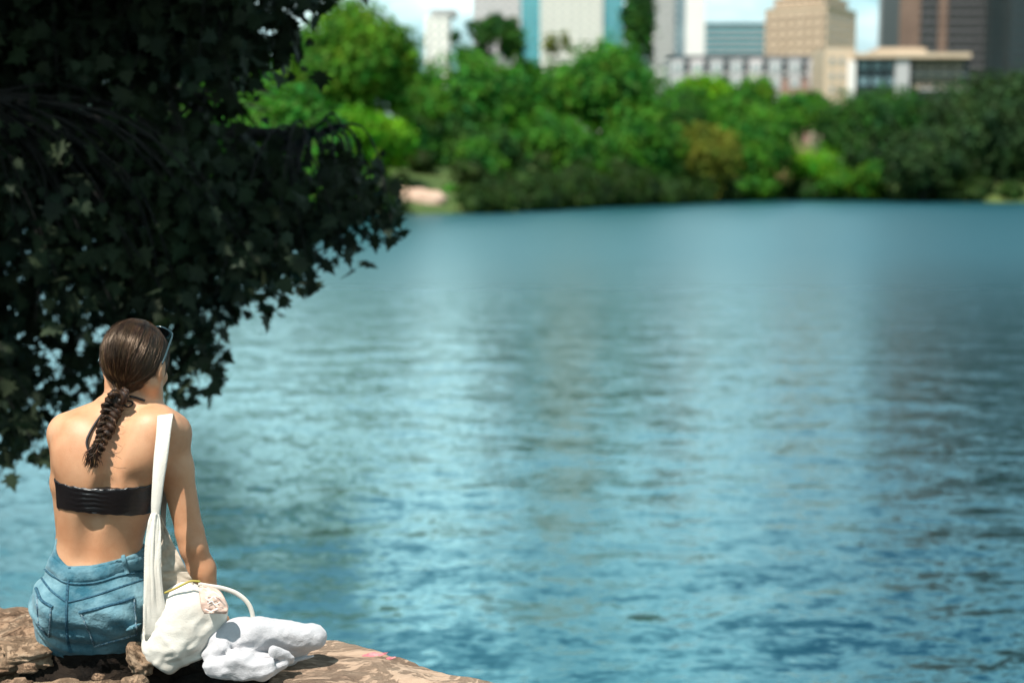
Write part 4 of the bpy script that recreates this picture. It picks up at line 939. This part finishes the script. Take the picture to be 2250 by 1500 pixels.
# black cord hanging from the neck to the end of the braid, with its small loop
m = MB(); cp = [(318, 882), (292, 874), (262, 872), (244, 885), (232, 905), (212, 930), (197, 955), (192, 975), (200, 998)]
pts = []
for px, py in cp:
    h, nn = hit(body_bvh, px, py, .007); pts.append(h if h is not None else Q(px, py, -.06))
m.tube(smooth_path(pts, 50) - W0, .0033, 6); lp = [hit(body_bvh, 283 + 9 * math.cos(a), 888 + 7 * math.sin(a), .006)[0] for a in np.linspace(0, 6.28, 14)]
m.tube(np.array(lp) - W0, .0026, 6); m.build('neck_cord', M['cord'], woman)
# sunglasses pushed up on the head
def sunglasses():
    root = empty('sunglasses', tuple(HP(0, .05, .10)), 'dark sunglasses with pale blue rims pushed up on the woman\'s hair', 'sunglasses'); o = np.array(root.location)
    def sp_(x, y, z): return HP(x, y, z) - o
    for s in (-1, 1):
        ring = [sp_(s * .030 + .024 * math.cos(a) , .060 - .019 * math.sin(a), .096 + .010 * math.sin(a)) for a in np.linspace(0, 2 * math.pi, 25)]
        m = MB(); m.tube(np.array(ring), .0028, 6, cap=False); m.build('rim', M['frame_blue'], root)
        m = MB(); cc = np.mean(ring[:-1], axis=0); V = [cc + Hm_np @ np.array((0, .003, .003))] + [p for p in ring[:-1]]; V += [v + Hm_np @ np.array((0, -.0015, -.001)) for v in V]
        nn = 25; F = [(0, 1 + k, 1 + (k + 1) % 24) for k in range(24)] + [(nn, nn + 1 + (k + 1) % 24, nn + 1 + k) for k in range(24)]; m.add(V, F); m.build('lens', M['glass_dark'], root)
        m = MB(); m.tube(smooth_path([sp_(s * .053, .056, .100), sp_(s * .077, .034, .084), sp_(s * .090, .0, .050), sp_(s * .093, -.02, .012), sp_(s * .092, -.03, -.012)], 20), .0024, 6, flat=1.6); m.build('temple_arm', M['frame_blue'], root)
    m = MB(); m.tube(smooth_path([sp_(-.008, .062, .099), sp_(0, .066, .101), sp_(.008, .062, .099)], 8), .0024, 6); m.build('bridge', M['frame_blue'], root)
sunglasses()

# ------------------------------------------------------------------ tote bag
bag = empty('tote_bag', tuple(Q(400, 1450, -.02)), 'cream canvas tote bag hanging from the woman\'s right shoulder onto the stone', 'bag'); B0 = np.array(bag.location)
Fb = Field((-1.02, 3.48, 1.44), (-.70, 3.86, 1.84), .0034)
Fb.ell(Q(402, 1372, -.03), (pxm(76), .085, pxm(76)), None, .03); Fb.ell(Q(372, 1420, -.045), (pxm(56), .06, pxm(46)), None, .03); Fb.ell(Q(452, 1345, -.02), (pxm(50), .06, pxm(52)), None, .03)
Fb.ell(Q(405, 1330, -.05), (pxm(50), .055, pxm(52)), None, .03); Fb.cone(Q(330, 1330, -.03), Q(332, 1430, -.05), .018, .022, .02); Fb.cone(Q(335, 1440, -.07), Q(372, 1462, -.075), .013, .012, .02); Fb.cone(Q(372, 1462, -.075), Q(440, 1440, -.06), .013, .012, .02)
Fb.cone(Q(326, 1412, -.12), Q(375, 1432, -.135), .003, .005, .014, 'sub'); Fb.cone(Q(375, 1432, -.135), Q(450, 1418, -.12), .005, .003, .014, 'sub')

Fb.cone(Q(352, 1300, -.10), Q(362, 1375, -.12), .003, .004, .015, 'sub')
G = np.meshgrid(*Fb.ax, indexing='ij', sparse=True)
x_, y_, z_ = G; Fb.F = (Fb.F + .0022 * (np.abs(vnoise(x_ * 22 + z_ * 12, y_ * 12, z_ * 26 - x_ * 19)) * 2 - 1) + .0018 * fbm(x_ * 16 + z_ * 9, y_ * 14, z_ * 30 - x_ * 8, 3) + .003 * (1 - np.abs(vnoise(x_ * 30 + 3, y_ * 22, z_ * 44 - x_ * 22)) * 2) * np.clip((1.68 - z_) / .1, 0, 1)).astype(np.float32)
V, Qd = Fb.mesh(); V = relax(V, Qd, 2, .5); sack = obj('sack', mesh_np('sack', V - B0, Qd, [M['canvas']]), bag)
sack_bvh = BVHTree.FromPolygons([Vector(v) for v in V], [tuple(map(int, q)) for q in Qd])
def sheet(name, rows, mat, parent, dyf=lambda u, v: 0, n=(30, 10), thick=.0025, wr=0.0, base=B0, wf=(8, 3)):
    """cloth panel: rows of (left px, right px, py, dy); lofted, wrinkled, with real thickness"""
    Rw = np.array(rows, float); t = np.linspace(0, 1, len(Rw)); tt = np.linspace(0, 1, n[0]); V = []
    for v in tt:
        l, r, y, dy = [cubic(t, Rw[:, c], v) for c in range(4)]
        for u in np.linspace(0, 1, n[1]):
            V.append(Q(l + (r - l) * u, y, dy + dyf(u, v) + wr * float(fbm(np.array(u * wf[1]), np.array(v * wf[0]), np.array(.5), 3))))
    V = np.array(V); i = np.arange(len(V)).reshape(n); F = np.stack([i[:-1, :-1], i[1:, :-1], i[1:, 1:], i[:-1, 1:]], -1).reshape(-1, 4)
    o = obj(name, mesh_np(name, V - base, F, [mat]), parent); so = o.modifiers.new('thickness', 'SOLIDIFY'); so.thickness = thick; so.offset = 0
    return o
sheet('shoulder_strap', [(347, 381, 909, .00), (346, 379, 920, -.045), (343, 374, 960, -.072), (338, 368, 1010, -.085), (335, 360, 1060, -.088), (333, 355, 1100, -.088), (333, 349, 1135, -.085)], M['canvas'], bag, lambda u, v: -.004 * math.sin(u * math.pi), (40, 8), .003)
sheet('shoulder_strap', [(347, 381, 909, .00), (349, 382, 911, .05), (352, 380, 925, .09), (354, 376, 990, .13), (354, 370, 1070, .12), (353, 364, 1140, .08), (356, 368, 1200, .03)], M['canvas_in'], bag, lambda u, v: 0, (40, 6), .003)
sheet('side_panel', [(332, 350, 1128, -.085), (324, 353, 1155, -.092), (319, 354, 1200, -.098), (317, 355, 1260, -.100), (316, 362, 1320, -.100), (317, 378, 1370, -.096), (319, 396, 1405, -.085), (330, 410, 1436, -.06)], M['canvas'], bag, lambda u, v: -.006 * math.sin(u * math.pi) + .04 * u * max(0, v - .45) + .04 * max(0, v - .82) / .18, (60, 24), .003, .006, wf=(3, 4))
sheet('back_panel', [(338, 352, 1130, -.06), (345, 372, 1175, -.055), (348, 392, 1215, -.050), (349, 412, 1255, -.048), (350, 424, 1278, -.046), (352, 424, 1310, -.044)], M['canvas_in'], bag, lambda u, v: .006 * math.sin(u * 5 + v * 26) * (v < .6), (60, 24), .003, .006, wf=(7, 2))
m = MB(); pth = smooth_path([Q(362, 1302, -.095), Q(385, 1292, -.098), Q(405, 1282, -.095), Q(420, 1276, -.088), Q(440, 1277, -.080)], 24); m.tube(pth - B0, .0030, 6); m.build('opening_trim', M['piping'], bag)
m = MB(); pth = smooth_path([Q(436, 1283, -.07), Q(460, 1287, -.06), Q(490, 1292, -.05), (Q(520, 1303, -.04)), Q(543, 1322, -.035), Q(554, 1345, -.03), Q(557, 1375, -.02)], 40); m.tube(pth - B0, .0062, 10, flat=.55, up=(0, 1, 0)); m.build('handle', M['canvas'], bag)
# pinkish printed patch folded over the mouth of the bag
sheet('printed_patch', [(440, 452, 1286, -.100), (438, 480, 1296, -.108), (440, 494, 1315, -.118), (443, 501, 1335, -.121), (450, 497, 1347, -.120)], M['pink'], bag, lambda u, v: -.010 * math.sin(u * math.pi), (24, 20), .003, .004)
m = MB()
for pts_ in ([(452, 1302), (470, 1300), (486, 1312)], [(452, 1312), (458, 1318), (470, 1310), (476, 1318)], [(456, 1326), (466, 1320), (472, 1328), (484, 1322)], [(450, 1337), (464, 1342), (478, 1336)]):
    m.tube(smooth_path([Q(a, b_, -.1365) for a, b_ in pts_], 14) - B0, .0012, 5)
m.build('white_print', M['white_print'], bag)

# ------------------------------------------------------------------ towel
Ft = Field((-.86, 3.44, 1.46), (-.42, 3.90, 1.74), .0032)
def C(a, b, r1, r2, k=.02, op='add'): Ft.cone(Q(*a), Q(*b), pxm(r1), pxm(r2), k, op)
C((535, 1392, -.02), (668, 1402, .02), 40, 34, .03); C((560, 1385, -.05), (690, 1398, .0), 28, 27, .02); C((480, 1405, -.04), (560, 1400, -.03), 34, 36, .03); C((620, 1425, .0), (660, 1430, .02), 26, 18, .02)
C((460, 1436, -.07), (490, 1418, -.09), 17, 17, .01); C((468, 1462, -.10), (575, 1476, -.11), 22, 18, .01); C((520, 1448, -.11), (585, 1466, -.11), 24, 20, .01); C((575, 1476, -.10), (622, 1458, -.07), 18, 12, .01)
C((540, 1440, -.08), (640, 1450, -.05), 13, 9, .008); C((600, 1430, -.09), (640, 1442, -.06), 13, 8, .008); C((560, 1440, -.02), (640, 1448, .02), 24, 16, .02)
C((470, 1428, -.14), (505, 1424, -.14), 8, 9, .012, 'sub'); C((500, 1424, -.13), (545, 1436, -.14), 9, 7, .012, 'sub'); C((600, 1410, -.13), (592, 1428, -.13), 5, 8, .012, 'sub'); C((545, 1438, -.135), (625, 1441, -.12), 3, 4, .008, 'sub')
C((640, 1436, -.06), (690, 1428, -.05), 3, 5, .012, 'sub'); C((462, 1440, -.14), (472, 1456, -.14), 4, 3, .012, 'sub'); C((520, 1476, -.17), (540, 1492, -.16), 3, 3, .01, 'sub')
G = np.meshgrid(*Ft.ax, indexing='ij', sparse=True); x_, y_, z_ = G
Ft.F = (Ft.F + .0028 * (np.abs(vnoise(x_ * 17 + z_ * 22, y_ * 12, z_ * 34 - x_ * 9)) * 2 - 1) + .0035 * fbm(x_ * 14, y_ * 14, z_ * 20, 3) + .0012 * vnoise(x_ * 130, y_ * 130, z_ * 130)).astype(np.float32)
V, Qd = Ft.mesh(); V = relax(V, Qd, 2, .5)
tw = obj('towel', mesh_np('towel', V - Q(580, 1450, -.02), Qd, [M['towel']]), label='crumpled white towel heaped on the stone right of the tote bag', cat='towel', loc=tuple(Q(580, 1450, -.02)))
m = MB(); m.tube(smooth_path([Q(632, 1456, -.01), Q(655, 1447, .0), Q(690, 1440, .01)], 10) - Q(580, 1450, -.02), [.004, .009, .011, .011, .01, .010, .009, .008, .006, .003], 8, flat=.6); m.build('towel_corner', M['towel'], tw)
# ------------------------------------------------------------------ overhanging trees of the near bank
def palm_leaf(fold=.10, curl=.12):
    half = [(.03, .0), (.10, .06), (.40, -.02), (.30, .14), (.27, .20), (.60, .30), (.50, .40), (.36, .42), (.28, .46), (.42, .66), (.24, .64), (.15, .74), (0, 1.05)]
    V = [(0, .22, 0)] + [(x, y, fold * abs(x) * 1.6 - curl * y * y) for x, y in half] + [(-x, y, fold * abs(x) * 1.6 - curl * y * y) for x, y in reversed(half[:-1])]
    n = len(V) - 1; F = [(0, 1 + k, 1 + (k + 1) % n) for k in range(n)]
    s = len(V); V += [(-.012, -.35, .02), (.012, -.35, .02)]; F.append((s, s + 1, 1))
    return np.array(V, float), F
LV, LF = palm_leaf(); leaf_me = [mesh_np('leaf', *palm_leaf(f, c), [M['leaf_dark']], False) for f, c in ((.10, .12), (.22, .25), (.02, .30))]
def leaf_rot(g, n, droop=1.0):
    """random orientations: the blade hangs, tip down and outwards"""
    tip = g.normal(0, .75, (n, 3)); tip[:, 2] = -abs(g.normal(1.0, .45, n)) * droop; tip /= np.linalg.norm(tip, axis=1)[:, None]
    x = np.cross(tip, g.normal(size=(n, 3))); x /= np.linalg.norm(x, axis=1)[:, None]; return np.stack([x, tip, np.cross(x, tip)], 2)     # columns x,y,z
def leaves_mass(g, C_, size, droop=1.0):
    n = len(C_); Rm = leaf_rot(g, n, droop); s = size * g.uniform(.5, 1.4, n)
    V = np.einsum('nij,kj->nki', Rm, LV) * s[:, None, None] + C_[:, None, :]
    k = len(LV); Ft_ = np.array([f for f in LF]); F = (np.arange(n)[:, None, None] * k + Ft_[None]).reshape(-1, 3)
    return V.reshape(-1, 3), F
def near_tree():
    g = np.random.default_rng(12); base = np.array((-4.6, 7.6, .9))
    root = empty('tree', tuple(base), 'large dark overhanging tree filling the upper left with drooping star-shaped leaves', 'tree')
    m = MB(); trunk = smooth_path([(0, 0, -.8), (.1, -.1, 1.2), (.0, .1, 3.0), (.3, .2, 5.2), (.4, .1, 8.0), (.3, 0, 10.5)], 30); m.tube(trunk, np.linspace(.34, .07, 30), 14); m.build('trunk', M['bark'], root)
    # sprays: (photo px, py, distance) of the drooping tips
    edge = [(872, 560, 7.4), (850, 530, 7.5), (800, 520, 7.6), (765, 590, 7.3), (740, 560, 7.6), (700, 600, 7.4), (680, 640, 7.2), (640, 600, 7.5), (645, 660, 7.3), (610, 650, 7.5), (590, 690, 7.2), (560, 640, 7.6),
            (540, 700, 7.3), (500, 715, 7.5), (470, 700, 7.2), (455, 735, 7.4), (420, 690, 7.6), (430, 830, 7.3), (460, 815, 7.1), (440, 870, 7.2), (400, 880, 7.4), (380, 850, 7.2), (350, 880, 7.5), (330, 840, 7.6),
            (60, 1020, 7.2), (95, 1030, 7.0), (30, 1010, 7.3), (10, 1040, 7.1), (100, 960, 7.4), (60, 940, 7.5), (20, 920, 7.2), (130, 900, 7.5), (90, 860, 7.3), (180, 860, 7.6), (40, 850, 7.4), (790, 490, 7.7), (740, 500, 7.8), (690, 60, 7.3), (668, 30, 7.5), (655, 120, 7.4), (645, 180, 7.6)]
    edge += [(g.uniform(350, 475), g.uniform(740, 895), g.uniform(7.0, 7.8)) for _ in range(14)] + [(g.uniform(-10, 120), g.uniform(800, 1045), g.uniform(7.0, 7.8)) for _ in range(14)] + [(g.uniform(560, 870), 0, g.uniform(7.1, 7.7)) for _ in range(12)]
    edge = [(a, b if b else 470 + (870 - a) * .55 + g.uniform(-20, 40), c) for a, b, c in edge]
    inner = []
    def inside(px, py):
        top = [(0, 640), (200, 650), (450, 648), (560, 640), (620, 655), (690, 640)]      # right limit at heights
        xr = np.interp(py, [-60, 60, 130, 200, 250, 300, 360, 420, 480, 560, 620, 680, 760, 830, 900, 1040], [640, 620, 600, 560, 430, 380, 400, 590, 740, 700, 620, 540, 400, 390, 320, 110])
        return px < xr
    while len(inner) < 1000:
        px = g.uniform(-420, 820); py = g.uniform(-420, 1000) if g.random() < .35 else g.uniform(-420, 720)
        if inside(px, py): inner.append((px, py, g.uniform(6.9, 9.3)))
    boughs = MB(); twigs = MB(); cen = []; tag_ = []
    hubs = [np.array(h) for h in ((-3.2, 7.4, 4.3), (-2.4, 7.8, 4.2), (-1.7, 7.6, 4.1), (-1.3, 8.2, 4.4), (-3.0, 8.6, 3.4), (-2.6, 7.0, 3.2), (-1.9, 8.9, 3.3), (-3.6, 7.2, 2.6))] + [np.array((g.uniform(-3.6, -1.2), g.uniform(7.6, 9.8), 0)) for _ in range(18)]
    for h in hubs[8:]: h[2] = g.uniform(3.0, 4.6)
    for h in hubs:
        s = base + trunk[min(29, int((h[2] - .9) / 10 * 30) + 1)]; p = smooth_path([s, (s + h) / 2 + np.array((0, 0, .25)), h], 10); boughs.tube(p - base, np.linspace(.09, .035, 10), 7)
    for q, (px, py, y) in enumerate(edge + inner):
        tip = P(px, py, y); h = min(hubs, key=lambda a: np.linalg.norm(a - tip) * (g.uniform(.7, 1.3) if q >= len(edge) else 1) + (1.5 if a[2] < tip[2] + .2 else 0)); L = np.linalg.norm(tip - h)
        mid = h * .45 + tip * .55 + np.array((g.normal(0, .08), g.normal(0, .08), .22 * L)); p = smooth_path([h, mid, tip + np.array((0, 0, .06))], 12); twigs.tube(p[:] - base, np.linspace(.011, .002, 12), 4, cap=False)
        nl = 22 if q < len(edge) else 22; t = g.uniform(.62, 1.0, nl) ** .8 * 11; i0 = np.floor(t).astype(int).clip(0, 10); f = (t - i0)[:, None]
        c = p[i0] * (1 - f) + p[i0 + 1] * f + g.normal(0, .055 if q < len(edge) else .10, (nl, 3)); cen.append(c); tag_ += [q < len(edge)] * nl
    cen = np.concatenate(cen); tag_ = np.array(tag_)
    boughs.build('bough', M['bark'], root); o = twigs.build('twigs', M['bark'], root); o['kind'] = 'stuff'
    # unseen leaf canopy above the view, added to shade the drooping leaves
    n = 11000; can = np.stack([g.uniform(-6.2, -.9, n), g.uniform(5.6, 9.6, n), g.uniform(4.0, 6.4, n)], 1); can = can[(can[:, 0] + .9 < -.35 * (can[:, 2] - 4.0) + .3 * g.normal(size=n)) & (can[:, 2] > 3.75 + .05 * (can[:, 1] - 5))]
    # single leaves: those of the outer sprays
    dens = np.argwhere(tag_).ravel(); g.shuffle(dens); single = set(dens[:296].tolist())
    Rm = leaf_rot(g, len(cen)); sz = .094 * g.uniform(.65, 1.2, len(cen))
    for i in single:
        o = obj('leaf', leaf_me[i % 3], root); Mx = Matrix([[float(Rm[i][a][b]) * float(sz[i]) for b in range(3)] + [float(cen[i][a] - base[a])] for a in range(3)] + [[0, 0, 0, 1]]); o.matrix_local = Mx
    rest = np.array([i for i in range(len(cen)) if i not in single])
    V, F = leaves_mass(g, cen[rest], .088); V2, F2 = leaves_mass(g, can, .17, .5); V = np.concatenate([V, V2]); F = np.concatenate([F, F2 + len(V) - len(V2)])
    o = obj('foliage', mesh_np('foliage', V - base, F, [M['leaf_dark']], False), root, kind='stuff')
near_tree()
def sunlit_branch_tree():
    g = np.random.default_rng(33); base = np.array((-10.3, 23.5, .9))
    root = empty('tree', tuple(base), 'sunlit green tree on the near bank, its leafy branches showing behind the dark tree', 'tree')
    m = MB(); m.tube(smooth_path([(0, 0, -.5), (.2, 0, 2), (0, .1, 4.5), (.2, 0, 7)], 16), np.linspace(.25, .06, 16), 9); m.build('trunk', M['bark'], root)
    V = []; F = []; k = 0; bo = MB(); lob = []
    for px, py, y, rx, rz in [(590, 300, 23, .75, .45), (660, 330, 23, .60, .50), (720, 380, 22.5, .55, .45), (640, 390, 22.5, .70, .40), (760, 420, 22, .42, .30), (690, 270, 23, .5, .35), (555, 370, 23, .6, .5), (480, 310, 23, .8, .5), (660, 225, 23.5, .38, .30), (520, 250, 24, .9, .6), (700, 440, 22, .5, .25), (420, 420, 23, .9, .6), (300, 330, 24, 1.3, 1.0)]:
        c = P(px, py, y); lob.append((c - base, np.array((rx, rx, rz)))); s = np.array((0.1, 0, min(5, c[2] - base[2] + .6))); bo.tube(smooth_path([s, (s + c - base) / 2 + np.array((0, 0, .5)), c - base], 10), np.linspace(.07, .02, 10), 5)
    bo.build('bough', M['bark'], root)
    V, F = leaf_cards(g, lob, 9000, .17, (.25, 1.1), .3); obj('crown', mesh_np('crown', V, F, [M['leaf_mid']], False), root)
sunlit_branch_tree()
